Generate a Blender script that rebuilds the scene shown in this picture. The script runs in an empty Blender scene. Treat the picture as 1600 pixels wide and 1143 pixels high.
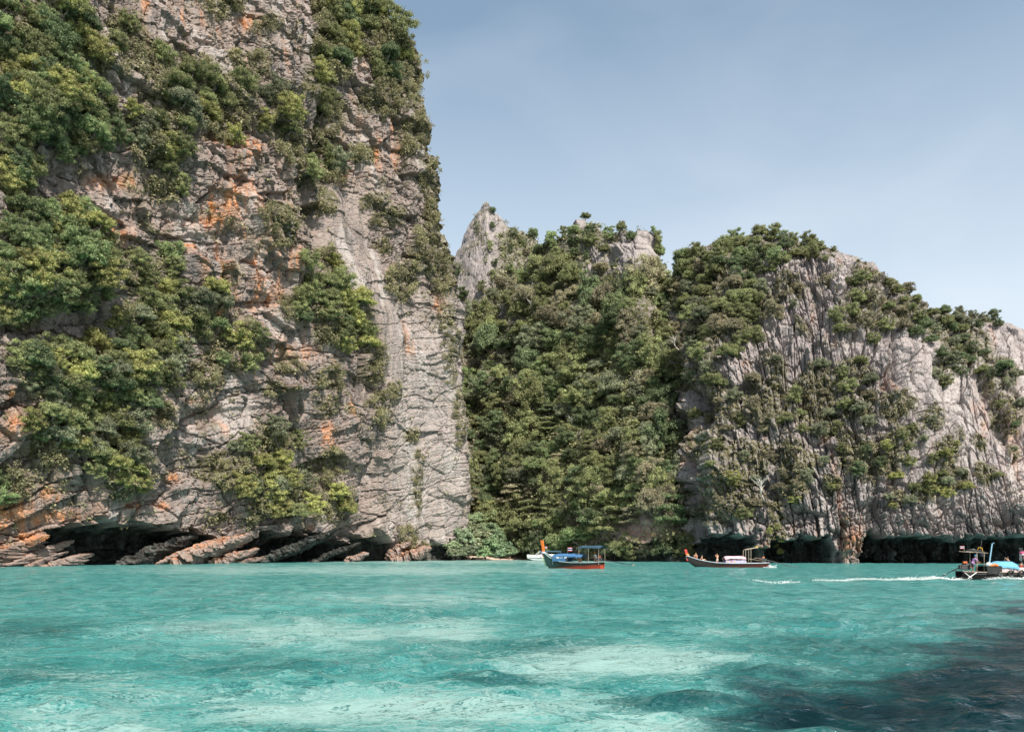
import bpy, bmesh, math, random
import numpy as np
from mathutils import Vector, Matrix, Euler

# ------------------------------------------------------------------ camera, sky, sun, exposure
scene = bpy.context.scene
COL = scene.collection
F, CX, HY, CH = 1244.0, 800.0, 864.0, 2.2      # focal length (px of the 1600 px photo), horizon row, eye height (m)
cam_data = bpy.data.cameras.new('camera')
cam = bpy.data.objects.new('camera', cam_data)
COL.objects.link(cam)
cam.location = (0, 0, CH)
cam.rotation_euler = (math.radians(90), 0, 0)
cam_data.sensor_width = 36.0
cam_data.lens = F / 1600.0 * 36.0
cam_data.shift_y = (HY - 571.5) / 1600.0
cam_data.clip_start = 0.1
cam_data.clip_end = 12000
scene.camera = cam

SUN_EL, SUN_AZ = math.radians(47), math.radians(156)     # azimuth clockwise from +Y: behind the camera, to its right
SUND = Vector((math.cos(SUN_EL) * math.sin(SUN_AZ), math.cos(SUN_EL) * math.cos(SUN_AZ), math.sin(SUN_EL)))
world = bpy.data.worlds.new('World')
scene.world = world
world.use_nodes = True
wn, wl = world.node_tree.nodes, world.node_tree.links
wn.clear()
w_out = wn.new('ShaderNodeOutputWorld')
w_bg = wn.new('ShaderNodeBackground'); w_bg.inputs['Strength'].default_value = 0.11
sky = wn.new('ShaderNodeTexSky'); sky.sky_type = 'NISHITA'; sky.sun_disc = False
sky.sun_elevation = SUN_EL; sky.sun_rotation = SUN_AZ
sky.air_density = 1.0; sky.dust_density = 1.6; sky.ozone_density = 1.0
# thin cirrus veil, drifting over the whole sky
w_tc = wn.new('ShaderNodeTexCoord')
w_map = wn.new('ShaderNodeMapping'); w_map.inputs['Scale'].default_value = (1.3, 1.3, 3.2); w_map.inputs['Rotation'].default_value = (0.2, 0.5, 0.6)
w_noise = wn.new('ShaderNodeTexNoise'); w_noise.inputs['Scale'].default_value = 1.7; w_noise.inputs['Detail'].default_value = 7; w_noise.inputs['Roughness'].default_value = 0.5
w_noise.inputs['Distortion'].default_value = 0.5
w_ramp = wn.new('ShaderNodeMapRange'); w_ramp.inputs['From Min'].default_value = 0.46; w_ramp.inputs['From Max'].default_value = 0.7
w_ramp.inputs['To Min'].default_value = 0.14; w_ramp.inputs['To Max'].default_value = 0.25
w_sep = wn.new('ShaderNodeSeparateXYZ')
w_low = wn.new('ShaderNodeMapRange'); w_low.inputs['From Min'].default_value = 0.0; w_low.inputs['From Max'].default_value = 0.55
w_low.inputs['To Min'].default_value = 0.9; w_low.inputs['To Max'].default_value = 0.0
w_add = wn.new('ShaderNodeMath'); w_add.operation = 'ADD'; w_add.use_clamp = True
w_mix = wn.new('ShaderNodeMix'); w_mix.data_type = 'RGBA'
w_mix.inputs['B'].default_value = (6.0, 6.3, 6.65, 1)
wl.new(w_tc.outputs['Generated'], w_map.inputs['Vector']); wl.new(w_map.outputs['Vector'], w_noise.inputs['Vector'])
wl.new(w_noise.outputs['Fac'], w_ramp.inputs['Value'])
wl.new(w_tc.outputs['Generated'], w_sep.inputs['Vector']); wl.new(w_sep.outputs['Z'], w_low.inputs['Value'])
wl.new(w_ramp.outputs['Result'], w_add.inputs[0]); wl.new(w_low.outputs['Result'], w_add.inputs[1])
wl.new(w_add.outputs['Value'], w_mix.inputs['Factor'])
w_tint = wn.new('ShaderNodeMix'); w_tint.data_type = 'RGBA'; w_tint.blend_type = 'MULTIPLY'; w_tint.inputs['Factor'].default_value = 1.0; w_tint.inputs['B'].default_value = (0.83, 1.03, 0.98, 1)
wl.new(sky.outputs['Color'], w_tint.inputs['A']); wl.new(w_tint.outputs['Result'], w_mix.inputs['A']); wl.new(w_mix.outputs['Result'], w_bg.inputs['Color'])
wl.new(w_bg.outputs['Background'], w_out.inputs['Surface'])

sun_data = bpy.data.lights.new('sun', 'SUN'); sun_data.energy = 4.6; sun_data.angle = math.radians(0.53); sun_data.color = (1.0, 0.94, 0.85)
sun = bpy.data.objects.new('sun', sun_data); COL.objects.link(sun)
sun.rotation_euler = SUND.to_track_quat('Z', 'Y').to_euler()
scene.view_settings.view_transform = 'Standard'
scene.view_settings.look = 'None'
scene.view_settings.exposure = 0.6
scene.view_settings.gamma = 1.0
scene.view_settings.use_curve_mapping = False
try:
    scene.cycles.max_bounces = 6
    scene.cycles.diffuse_bounces = 3
    scene.cycles.transparent_max_bounces = 8
except Exception:
    pass

def world_at(px, py, D):
    """world point seen at photo pixel (px, py) at distance D along the view axis"""
    return Vector(((px - CX) / F * D, D, CH + (HY - py) / F * D))

# ------------------------------------------------------------------ noise (numpy)
def _h(ix, iy, seed):
    with np.errstate(over='ignore'):
        n = ix.astype(np.int64).astype(np.uint32) * np.uint32(374761393) + iy.astype(np.int64).astype(np.uint32) * np.uint32(668265263) + np.uint32((seed * 974711 + 12345) & 0xffffffff)
        n = (n ^ (n >> np.uint32(13))) * np.uint32(1274126177)
        n = (n ^ (n >> np.uint32(15))) * np.uint32(2246822519)
        n = n ^ (n >> np.uint32(16))
    return n.astype(np.float64) / 4294967295.0

def perlin(x, y, seed=0):
    x = np.asarray(x, float); y = np.asarray(y, float)
    ix = np.floor(x); iy = np.floor(y); fx = x - ix; fy = y - iy
    u = fx * fx * fx * (fx * (fx * 6 - 15) + 10); v = fy * fy * fy * (fy * (fy * 6 - 15) + 10)
    def g(ox, oy):
        a = _h(ix + ox, iy + oy, seed) * 6.2831853
        return np.cos(a) * (fx - ox) + np.sin(a) * (fy - oy)
    a = g(0, 0); b = g(1, 0); c = g(0, 1); d = g(1, 1)
    return ((a + (b - a) * u) + ((c + (d - c) * u) - (a + (b - a) * u)) * v) * 1.5

def fbm(x, y, octv=4, seed=0, gain=0.5):
    s = 0.0; a = 1.0; t = 0.0
    for i in range(octv):
        s = s + a * perlin(x * 2 ** i + i * 17.3, y * 2 ** i - i * 9.1, seed + i); t += a; a *= gain
    return s / t * 1.4

def ridged(x, y, octv=4, seed=0, gain=0.5):
    s = 0.0; a = 1.0; t = 0.0
    for i in range(octv):
        s = s + a * (1 - 2 * np.abs(perlin(x * 2 ** i + i * 5.7, y * 2 ** i + i * 3.3, seed + i))); t += a; a *= gain
    return s / t

def voronoi(x, y, seed=0, jit=0.9):
    """-> (distance gap f2-f1, random of the nearest cell, second random)"""
    x = np.asarray(x, float); y = np.asarray(y, float)
    ix = np.floor(x); iy = np.floor(y)
    f1 = np.full(x.shape, 9.0); f2 = np.full(x.shape, 9.0); r1 = np.zeros(x.shape); cx = np.zeros(x.shape); cy = np.zeros(x.shape)
    for ox in (-1, 0, 1):
        for oy in (-1, 0, 1):
            jx = ix + ox; jy = iy + oy
            qx = jx + 0.5 + jit * (_h(jx, jy, seed) - 0.5); qy = jy + 0.5 + jit * (_h(jx, jy, seed + 71) - 0.5)
            d = np.hypot(qx - x, qy - y)
            closer = d < f1
            f2 = np.where(closer, f1, np.minimum(f2, d))
            r1 = np.where(closer, _h(jx, jy, seed + 33), r1)
            cx = np.where(closer, x - qx, cx); cy = np.where(closer, y - qy, cy)
            f1 = np.where(closer, d, f1)
    return f2 - f1, r1, cx, cy

def sstep(a, b, x):
    t = np.clip((np.asarray(x, float) - a) / (b - a), 0, 1)
    return t * t * (3 - 2 * t)

def blob(PX, PY, cx, cy, rx, ry):
    """soft 1..0 ellipse mask, about 0.5 at its rim"""
    return np.exp(-0.7 * (((PX - cx) / rx) ** 2 + ((PY - cy) / ry) ** 2))

def to_px(P):
    D = np.maximum(P[..., 1], 0.5)
    return CX + P[..., 0] / D * F, HY - (P[..., 2] - CH) / D * F

# ------------------------------------------------------------------ object helpers
def tag(o, label=None, cat=None, group=None, kind=None):
    if label: o['label'] = label
    if cat: o['category'] = cat
    if group: o['group'] = group
    if kind: o['kind'] = kind
    return o

def link(o, parent=None):
    COL.objects.link(o)
    if parent is not None: o.parent = parent
    return o

def empty(name, loc=(0, 0, 0), rz=0.0, label=None, cat=None, group=None, rot=None):
    o = bpy.data.objects.new(name, None)
    o.empty_display_size = 0.3
    link(o); o.location = loc; o.rotation_euler = rot if rot else (0, 0, rz)
    return tag(o, label, cat, group)

def fast_mesh(name, V, Q, mats=(), attrs=None, smooth=False):
    """mesh from numpy arrays: V (n,3) and Q (m,k) faces of k corners"""
    V = np.asarray(V, np.float32); Q = np.asarray(Q, np.int32)
    m, k = Q.shape
    me = bpy.data.meshes.new(name)
    me.vertices.add(len(V)); me.vertices.foreach_set('co', V.ravel())
    me.loops.add(m * k); me.loops.foreach_set('vertex_index', Q.ravel())
    me.polygons.add(m); me.polygons.foreach_set('loop_start', np.arange(m, dtype=np.int32) * k)
    try: me.polygons.foreach_set('loop_total', np.full(m, k, np.int32))
    except Exception: pass
    me.polygons.foreach_set('use_smooth', np.full(m, bool(smooth)))
    for nm, arr in (attrs or {}).items():
        a = me.attributes.new(nm, 'FLOAT', 'POINT'); a.data.foreach_set('value', np.asarray(arr, np.float32).ravel())
    for mt in mats: me.materials.append(mt)
    me.update(calc_edges=True)
    return me

def grid_faces(r, c, wrap=False, flip=False):
    cc = c if wrap else c - 1
    i = np.arange(r - 1)[:, None]; j = np.arange(cc)[None, :]; j2 = (j + 1) % c
    q = np.stack([i * c + j, i * c + j2, (i + 1) * c + j2, (i + 1) * c + j], -1).reshape(-1, 4)
    return q[:, ::-1] if flip else q

def grid_normals(P):
    du = np.gradient(P, axis=1); dv = np.gradient(P, axis=0)
    n = np.cross(du, dv)
    return n / np.maximum(np.linalg.norm(n, axis=-1, keepdims=True), 1e-9)

# ------------------------------------------------------------------ node helpers
class NT:
    def __init__(self, name):
        self.m = bpy.data.materials.new(name); self.m.use_nodes = True
        self.n = self.m.node_tree.nodes; self.l = self.m.node_tree.links
        self.b = self.n.get('Principled BSDF'); self.out = self.n.get('Material Output')
    def node(self, t, **kw):
        x = self.n.new(t)
        for k, v in kw.items(): setattr(x, k, v)
        return x
    def put(self, sock, v):
        if hasattr(v, 'is_output') or isinstance(v, bpy.types.NodeSocket): self.l.new(v, sock)
        else: sock.default_value = v
    def attr(self, name):
        a = self.node('ShaderNodeAttribute'); a.attribute_name = name; return a.outputs['Fac']
    def objco(self):
        return self.node('ShaderNodeTexCoord').outputs['Object']
    def mapping(self, vec, scale=(1, 1, 1), rot=(0, 0, 0), loc=(0, 0, 0)):
        x = self.node('ShaderNodeMapping'); self.put(x.inputs['Vector'], vec)
        x.inputs['Scale'].default_value = scale; x.inputs['Rotation'].default_value = rot; x.inputs['Location'].default_value = loc
        return x.outputs['Vector']
    def noise(self, vec, scale, detail=5, rough=0.55, dist=0.0):
        x = self.node('ShaderNodeTexNoise'); self.put(x.inputs['Vector'], vec)
        x.inputs['Scale'].default_value = scale; x.inputs['Detail'].default_value = detail; x.inputs['Roughness'].default_value = rough; x.inputs['Distortion'].default_value = dist
        return x.outputs['Fac']
    def voro(self, vec, scale, feature='F1'):
        x = self.node('ShaderNodeTexVoronoi', feature=feature); self.put(x.inputs['Vector'], vec); x.inputs['Scale'].default_value = scale
        return x.outputs['Distance']
    def rng(self, v, a, b, c=0.0, d=1.0):
        x = self.node('ShaderNodeMapRange'); self.put(x.inputs['Value'], v)
        for k, val in (('From Min', a), ('From Max', b), ('To Min', c), ('To Max', d)): x.inputs[k].default_value = val
        return x.outputs['Result']
    def math(self, op, a, b=0.0, clamp=False):
        x = self.node('ShaderNodeMath', operation=op, use_clamp=clamp); self.put(x.inputs[0], a); self.put(x.inputs[1], b); return x.outputs['Value']
    def mix(self, f, a, b, blend='MIX'):
        x = self.node('ShaderNodeMix', data_type='RGBA', blend_type=blend)
        self.put(x.inputs['Factor'], f)
        for k, v in (('A', a), ('B', b)):
            self.put(x.inputs[k], v if not isinstance(v, tuple) else (v + (1,) if len(v) == 3 else v))
        return x.outputs['Result']
    def bump(self, h, strength=0.5, dist=0.1, normal=None):
        x = self.node('ShaderNodeBump'); self.put(x.inputs['Height'], h); x.inputs['Strength'].default_value = strength; x.inputs['Distance'].default_value = dist
        if normal is not None: self.l.new(normal, x.inputs['Normal'])
        return x.outputs['Normal']

def paint(name, col, rough=0.5, wear=0.18, metal=0.0, scale=6.0, bump=0.0):
    """painted / weathered surface: base colour with uneven fading, grime and a little relief"""
    t = NT(name); co = t.objco()
    n = t.noise(co, scale, 6, 0.65)
    dark = tuple(c * (1 - wear * 1.6) for c in col); light = tuple(min(1, c * (1 + wear) + 0.02 * wear) for c in col)
    c = t.mix(t.rng(n, 0.3, 0.7), dark, light)
    t.put(t.b.inputs['Base Color'], c)
    t.put(t.b.inputs['Roughness'], t.rng(t.noise(co, scale * 2.3, 4), 0.3, 0.7, max(0.05, rough - 0.12), min(1, rough + 0.15)))
    t.b.inputs['Metallic'].default_value = metal
    if bump: t.put(t.b.inputs['Normal'], t.bump(t.noise(co, scale * 4, 5), bump, 0.02))
    return t.m

# ------------------------------------------------------------------ rock
def rock_material(name, base_a, base_b, streak_amt=0.6, crack=(0.5, 0.5, 0.9), tilt=0.0, seed=0.0, white_amt=0.5):
    t = NT(name); co = t.mapping(t.objco(), loc=(seed, seed * 0.7, 0))
    big = t.noise(co, 0.045, 6, 0.6)
    mid = t.noise(co, 0.5, 8, 0.65)
    c = t.mix(t.rng(big, 0.35, 0.65), base_a, base_b)
    c = t.mix(t.rng(mid, 0.3, 0.72, 0.0, 0.75), c, tuple(x * 1.3 for x in base_b))
    # rain streaks running down the face: grey-black and chalk white
    sv = t.mapping(co, (0.75, 0.75, 0.035), (0, tilt, 0))
    s1 = t.noise(sv, 1.0, 7, 0.6, 0.3)
    gate = t.rng(t.noise(co, 0.06, 3), 0.36, 0.52)
    c = t.mix(t.math('MULTIPLY', t.rng(s1, 0.5, 0.62, 0, streak_amt), gate), c, (0.105, 0.1, 0.1))
    s2 = t.noise(t.mapping(co, (0.5, 0.5, 0.03), (0, tilt, 0), (7, 3, 1)), 1.0, 7, 0.62, 0.2)
    c = t.mix(t.rng(s2, 0.56, 0.72, 0, white_amt), c, (0.56, 0.53, 0.5))
    # small lichen speckle
    sp = t.noise(co, 2.4, 5, 0.7)
    c = t.mix(t.rng(sp, 0.56, 0.68, 0, 0.55), c, (0.15, 0.14, 0.125))
    # iron-orange stain, broken up by noise
    st = t.attr('stain')
    on = t.noise(t.mapping(co, (0.6, 0.6, 0.07)), 1.5, 6, 0.62)
    of = t.math('MULTIPLY', st, t.rng(on, 0.36, 0.56), True)
    oc = t.mix(t.rng(mid, 0.35, 0.65), (0.5, 0.17, 0.05), (0.52, 0.31, 0.2))
    c = t.mix(of, c, oc)
    # chalky pale scar
    c = t.mix(t.math('MULTIPLY', t.attr('pale'), t.rng(mid, 0.25, 0.6, 0.4, 0.85)), c, (0.43, 0.385, 0.365))
    # dry moss, grass roots and leaf litter
    mo = t.math('MULTIPLY', t.attr('moss'), t.rng(t.noise(co, 0.9, 7, 0.7), 0.4, 0.55), True)
    mc = t.mix(t.rng(sp, 0.35, 0.65), (0.05, 0.055, 0.022), (0.13, 0.115, 0.05))
    c = t.mix(mo, c, mc)
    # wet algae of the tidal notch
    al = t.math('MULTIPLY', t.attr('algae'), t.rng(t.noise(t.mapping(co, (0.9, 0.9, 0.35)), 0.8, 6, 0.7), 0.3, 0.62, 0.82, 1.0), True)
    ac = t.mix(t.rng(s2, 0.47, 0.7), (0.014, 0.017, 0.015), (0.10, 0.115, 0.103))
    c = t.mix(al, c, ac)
    t.put(t.b.inputs['Base Color'], c)
    t.b.inputs['Roughness'].default_value = 0.9
    t.b.inputs['Specular IOR Level'].default_value = 0.2
    h1 = t.noise(co, 1.7, 9, 0.7)
    v = t.voro(t.mapping(co, crack, (0, tilt, 0)), 1.0, 'DISTANCE_TO_EDGE')
    h = t.math('ADD', h1, t.math('MULTIPLY', t.rng(v, 0.0, 0.09, -0.5, 0.0), t.math('SUBTRACT', 1.0, t.attr('pale'), True)))
    h = t.math('ADD', h, t.math('MULTIPLY', s1, 0.6))
    t.put(t.b.inputs['Normal'], t.bump(h, 0.75, 0.5))
    return t.m
# ------------------------------------------------------------------ where plants grow: (zone, cx, cy, rx, ry, count, size) in photo pixels
VEG_LEFT = [
 ('corner thicket', 60,50,75,60,18,56), ('corner thicket', 50,150,65,70,20,60), ('corner thicket', 120,190,60,55,14,56), ('corner thicket', 25,260,32,50,8,52), ('corner thicket', 125,100,35,50,6,46),
 ('upper ledge', 245,190,50,50,11,54), ('upper ledge', 230,105,30,35,5,44), ('upper ledge', 190,70,30,50,4,40), ('upper ledge', 300,150,42,40,8,50), ('upper ledge', 355,150,34,34,6,48), ('upper ledge', 300,110,40,20,3,36),
 ('upper ledge', 385,110,24,28,4,40), ('upper ledge', 250,235,35,22,4,46), ('upper ledge', 265,290,25,22,3,36), ('upper ledge', 350,10,20,15,2,32), ('upper ledge', 410,40,14,12,2,28), ('upper ledge', 355,195,30,25,4,44),
 ('left mass', 60,390,72,65,20,66), ('left mass', 120,430,60,50,11,60), ('left mass', 25,470,38,45,7,60), ('left mass', 80,345,50,24,6,52), ('left mass', 150,385,28,32,3,46),
 ('middle band', 235,430,42,40,8,54), ('middle band', 300,490,60,38,10,54), ('middle band', 215,500,36,28,4,50), ('middle band', 370,545,44,32,7,50), ('middle band', 330,585,30,20,2,36), ('middle band', 385,520,20,20,2,36),
 ('broad bushes', 130,590,95,55,21,64), ('broad bushes', 230,560,52,42,9,58), ('broad bushes', 130,665,80,45,15,62), ('broad bushes', 50,580,40,26,4,50), ('broad bushes', 185,735,40,48,9,52), ('broad bushes', 195,640,50,36,6,54), ('broad bushes', 85,705,30,20,2,36),
 ('edge bush', 12,758,28,26,4,46),
 ('lower cascade', 420,748,54,40,13,50), ('lower cascade', 460,775,32,32,5,42), ('lower cascade', 430,688,38,28,6,42), ('lower cascade', 360,745,32,20,3,34), ('lower cascade', 398,803,20,14,2,34), ('lower cascade', 345,720,20,14,2,30), ('lower cascade', 385,700,20,16,2,34), ('lower cascade', 345,808,12,8,1,24),
 ('lip bush', 520,790,28,24,5,42), ('lip bush', 515,725,12,26,3,30),
 ('summit gully', 560,32,62,42,20,46), ('summit gully', 510,80,24,50,9,42), ('summit gully', 600,80,34,40,8,38), ('summit gully', 625,45,18,42,7,34), ('summit gully', 530,10,40,12,5,40),
 ('gully strip', 500,250,34,40,8,42), ('gully strip', 515,175,20,30,5,38), ('gully strip', 440,190,30,32,5,44), ('gully strip', 460,232,32,26,5,42), ('gully strip', 505,315,12,18,3,30), ('gully strip', 480,130,14,26,3,30), ('gully strip', 430,150,20,20,2,36),
 ('gully strip', 430,345,26,26,4,38), ('gully strip', 410,330,10,10,1,26), ('gully strip', 435,375,14,14,2,28),
 ('hanging copse', 505,430,30,40,9,46), ('hanging copse', 530,485,40,36,9,48), ('hanging copse', 470,480,32,24,5,40), ('hanging copse', 545,520,34,24,6,42), ('hanging copse', 515,520,22,20,2,34),
 ('skyline scrub', 655,170,14,50,7,28), ('skyline scrub', 640,100,14,50,6,30), ('skyline scrub', 600,155,38,28,7,32), ('skyline scrub', 645,210,18,30,5,30), ('skyline scrub', 665,270,10,40,5,24), ('skyline scrub', 665,390,22,40,9,30), ('skyline scrub', 690,430,10,34,6,24), ('skyline scrub', 672,340,10,26,3,22), ('skyline scrub', 625,440,22,30,5,32), ('skyline scrub', 600,340,20,14,2,28),
 ('slab bush', 565,242,18,14,2,34), ('slab bush', 578,315,16,10,2,26), ('slab bush', 600,385,8,12,1,20),
 ('gully tail', 590,640,14,28,4,32), ('gully tail', 582,565,12,34,4,30), ('gully tail', 515,590,20,18,3,30), ('gully tail', 515,632,8,14,1,20), ('gully tail', 455,572,22,8,2,22), ('gully tail', 428,610,14,10,2,24), ('gully tail', 610,610,8,14,2,20),
 ('lone bush', 643,680,12,10,1,34), ('lone bush', 652,712,4,10,1,16),
 ('edge creepers', 700,560,6,44,6,16), ('edge creepers', 712,650,5,50,6,16), ('edge creepers', 690,500,6,24,3,16), ('edge creepers', 650,760,5,40,3,12),
 ('foot bush', 634,838,15,14,4,28), ('foot bush', 655,855,12,7,2,18),
]
VEG_RIGHT = [
 ('dome wood', 1075,392,18,12,3,34), ('dome wood', 1128,386,46,18,12,36), ('dome wood', 1190,374,50,18,13,36), ('dome wood', 1245,384,34,14,6,32), ('dome wood', 1283,380,12,6,2,22), ('dome wood', 1300,388,8,4,1,20), ('dome wood', 1120,418,60,22,11,38), ('dome wood', 1180,405,40,18,6,34),
 ('dome flank', 1088,455,44,34,13,42), ('dome flank', 1150,448,36,30,6,42), ('dome flank', 1180,482,36,24,6,42), ('dome flank', 1130,515,56,34,12,42), ('dome flank', 1085,560,44,50,13,42), ('dome flank', 1232,462,22,14,3,32),
 ('skyline bushes', 1345,448,22,24,4,34), ('skyline bushes', 1345,498,36,30,8,38), ('skyline bushes', 1390,500,24,20,3,34), ('skyline bushes', 1398,455,20,14,3,30), ('skyline bushes', 1422,478,14,26,4,28), ('skyline bushes', 1292,440,14,8,1,26), ('skyline bushes', 1290,404,12,6,1,22),
 ('gully line', 1442,520,26,20,4,34), ('gully line', 1490,500,46,14,9,34), ('gully line', 1540,498,28,10,4,30), ('gully line', 1480,540,34,18,6,34), ('gully line', 1478,578,24,18,3,32), ('gully line', 1520,560,28,18,4,32), ('gully line', 1560,590,26,20,4,34), ('gully line', 1582,640,18,26,4,32), ('gully line', 1560,630,10,14,1,28),
 ('face bushes', 1280,603,36,28,6,36), ('face bushes', 1330,590,30,22,5,32), ('face bushes', 1214,574,14,14,2,28), ('face bushes', 1210,602,10,10,1,24), ('face bushes', 1262,590,14,14,1,26), ('face bushes', 1255,520,14,8,1,24),
 ('slope bushes', 1130,640,38,28,7,36), ('slope bushes', 1200,630,44,36,9,38), ('slope bushes', 1285,645,46,34,11,38), ('slope bushes', 1340,635,24,22,4,32), ('slope bushes', 1392,640,24,22,4,32), ('slope bushes', 1110,690,22,36,5,34), ('slope bushes', 1170,720,38,28,7,34), ('slope bushes', 1250,722,38,24,6,34),
 ('centre thicket', 1360,718,46,32,11,36), ('centre thicket', 1330,690,20,18,2,30), ('centre thicket', 1400,690,20,16,2,28),
 ('scattered shrubs', 1440,670,18,18,3,28), ('scattered shrubs', 1470,720,18,22,4,28), ('scattered shrubs', 1482,755,32,16,6,30), ('scattered shrubs', 1540,740,16,10,2,22), ('scattered shrubs', 1440,775,18,12,2,28), ('scattered shrubs', 1398,778,14,14,2,24), ('scattered shrubs', 1492,692,10,10,1,20), ('scattered shrubs', 1530,690,10,14,1,22), ('scattered shrubs', 1585,700,8,12,1,20), ('scattered shrubs', 1300,760,12,10,1,22),
 ('foot thicket', 1150,770,42,28,9,36), ('foot thicket', 1240,762,22,22,4,30), ('foot thicket', 1212,795,8,20,2,22), ('foot thicket', 1110,800,24,18,2,28),
 ('notch bush', 1214,834,10,14,3,20), ('notch bush', 1222,852,8,8,2,16),
]
ORANGE = [(55,262,7,9),(342,222,15,7),(382,233,9,16),(176,283,20,10),(210,280,8,10),(356,310,13,24),(376,320,13,26),(333,322,6,18),(170,357,20,6),(218,10,4,12),(286,35,4,9),(382,37,11,9),
 (186,373,14,16),(300,383,12,5),(349,453,6,34),(396,440,5,36),(366,450,3,18),(347,506,5,12),(5,619,7,9),(233,650,13,9),(20,663,20,18),(310,650,7,13),(300,626,11,5),(354,670,4,15),(397,400,4,24),(455,410,6,18),
 (400,443,10,12),(420,462,15,18),(437,463,6,18),(456,550,28,10),(513,682,6,18),(546,636,4,10),(606,440,5,14),(630,523,7,16),(640,543,5,10),(682,480,4,14),(586,240,4,18),(612,200,3,15),(621,243,4,16),(556,110,5,9),
 (533,280,5,10),(583,116,6,6),(101,805,22,8),(12,822,10,13),(20,858,16,9),(68,813,10,6),(20,795,26,24),(60,840,22,9),(80,770,12,10),(250,790,6,5),(270,745,12,6),(490,822,6,4),(640,860,14,8),(205,790,10,5),(430,540,8,16),(330,345,30,10)]

def veg_mask(PX, PY, lists, grow=1.0):
    m = np.zeros(PX.shape)
    for z, cx, cy, rx, ry, n, s in lists:
        r = np.sqrt(((PX - cx) / (rx * grow + 4)) ** 2 + ((PY - cy) / (ry * grow + 4)) ** 2)
        m = np.maximum(m, 1 - sstep(0.65, 1.25, r))
    return m

def crack_profile(g, w):
    return -(1 - sstep(0.0, w, g))

def blocks(a, b, seed, amp, crack, w=0.12, tiltamp=0.5):
    """fractured blocks: each cell stands out by its own amount, leans its own way, and is parted by open joints"""
    g, r, cx, cy = voronoi(a, b, seed)
    r2 = (r * 7.31) % 1.0; r3 = (r * 13.7) % 1.0
    return (r - 0.5) * amp * 2 + (cx * (r2 - 0.5) + cy * (r3 - 0.5)) * amp * 2 * tiltamp + crack * crack_profile(g, w)

def bricks(a, b, seed, amp, crack, wa=0.06, wb=0.1, lean=0.5):
    """bedded rock: rows of unequal blocks with straight open joints, every block proud by its own amount"""
    bb = b + 0.22 * perlin(a * 0.35, b * 0.35, seed + 5)
    row = np.floor(bb); fb = bb - row
    aa = a * (0.7 + 0.7 * _h(row, row * 0, seed + 1)) + 17.0 * _h(row, row * 0 + 3, seed + 2) + 0.18 * (fb - 0.5)
    col = np.floor(aa); fa = aa - col
    split = _h(col, row, seed + 3) > 0.55
    edge = 0.3 + 0.4 * _h(col, row, seed + 4)
    sub = split & (fa > edge)
    r = np.where(sub, _h(col, row, seed + 9), _h(col, row, seed + 6))
    r2 = _h(col, row, seed + 7); r3 = _h(col, row, seed + 8)
    ja = np.minimum(fa, 1 - fa); ja = np.where(split, np.minimum(ja, np.abs(fa - edge)), ja)
    jb = np.minimum(fb, 1 - fb)
    open_ = np.maximum((1 - sstep(0, wa, ja)) * (0.35 + 0.65 * r2), (1 - sstep(0, wb, jb)) * (0.3 + 0.7 * r3))
    return (r - 0.5) * 2 * amp + ((fa - 0.5) * (r2 - 0.5) + (fb - 0.5) * (r3 - 0.25)) * 2 * amp * lean - crack * open_

# ------------------------------------------------------------------ tall cliff
M_ROCK = rock_material('grey_pink_limestone', (0.135, 0.109, 0.097), (0.27, 0.212, 0.187), 0.8, (0.3, 0.3, 0.55), 0.0, 0.0, 0.35)
M_ROCK2 = rock_material('pale_fluted_limestone', (0.16, 0.138, 0.134), (0.315, 0.267, 0.258), 0.68, (0.7, 0.7, 0.14), -0.22, 31.0, 0.25)

def catmull(pts, n):
    p = np.array(pts, float); m = len(p); out = []
    for i in range(m - 1):
        p0, p1, p2, p3 = p[max(i - 1, 0)], p[i], p[i + 1], p[min(i + 2, m - 1)]
        t = np.linspace(0, 1, n, endpoint=False)[:, None]
        out.append(0.5 * (2 * p1 + (p2 - p0) * t + (2 * p0 - 5 * p1 + 4 * p2 - p3) * t ** 2 + (3 * p1 - p0 - 3 * p2 + p3) * t ** 3))
    return np.concatenate(out + [p[-1:]])

LC_PLAN = [(-112, 78), (-97, 104), (-84, 130), (-77.5, 142), (-70.5, 162), (-58.6, 184), (-47, 206), (-36.6, 228), (-25.5, 244), (-17, 253), (-14.6, 261), (-18, 275), (-34, 298), (-75, 330), (-140, 340), (-230, 300), (-230, 110), (-160, 62), (-112, 78)]
dense = catmull(LC_PLAN, 300)
seg = np.linalg.norm(np.diff(dense, axis=0), axis=1); S = np.concatenate([[0], np.cumsum(seg)])
dpx = CX + dense[:, 0] / dense[:, 1] * F
i_vis0 = int(np.argmax(dpx > -50)); i_cor = int(np.argmax(dense[:, 1] > 268))
vis = np.arange(i_vis0, i_cor)
tot = np.concatenate([[0], np.cumsum(np.abs(np.diff(dpx[vis])) + 0.25 * np.diff(S[vis]) * 3.2)])
n_vis = 590
s_vis = np.interp(np.linspace(0, tot[-1], n_vis), tot, S[vis])
s_all = np.concatenate([np.linspace(0, S[i_vis0], 90)[:-1], s_vis, np.linspace(S[i_cor], S[-1], 70)[1:-1]])
bx = np.interp(s_all, S, dense[:, 0]); by = np.interp(s_all, S, dense[:, 1])
ds = 0.8
tx = np.interp(np.clip(s_all + ds, 0, S[-1]), S, dense[:, 0]) - np.interp(np.clip(s_all - ds, 0, S[-1]), S, dense[:, 0])
ty = np.interp(np.clip(s_all + ds, 0, S[-1]), S, dense[:, 1]) - np.interp(np.clip(s_all - ds, 0, S[-1]), S, dense[:, 1])
tl = np.hypot(tx, ty); onx, ony = ty / tl, -tx / tl
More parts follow.
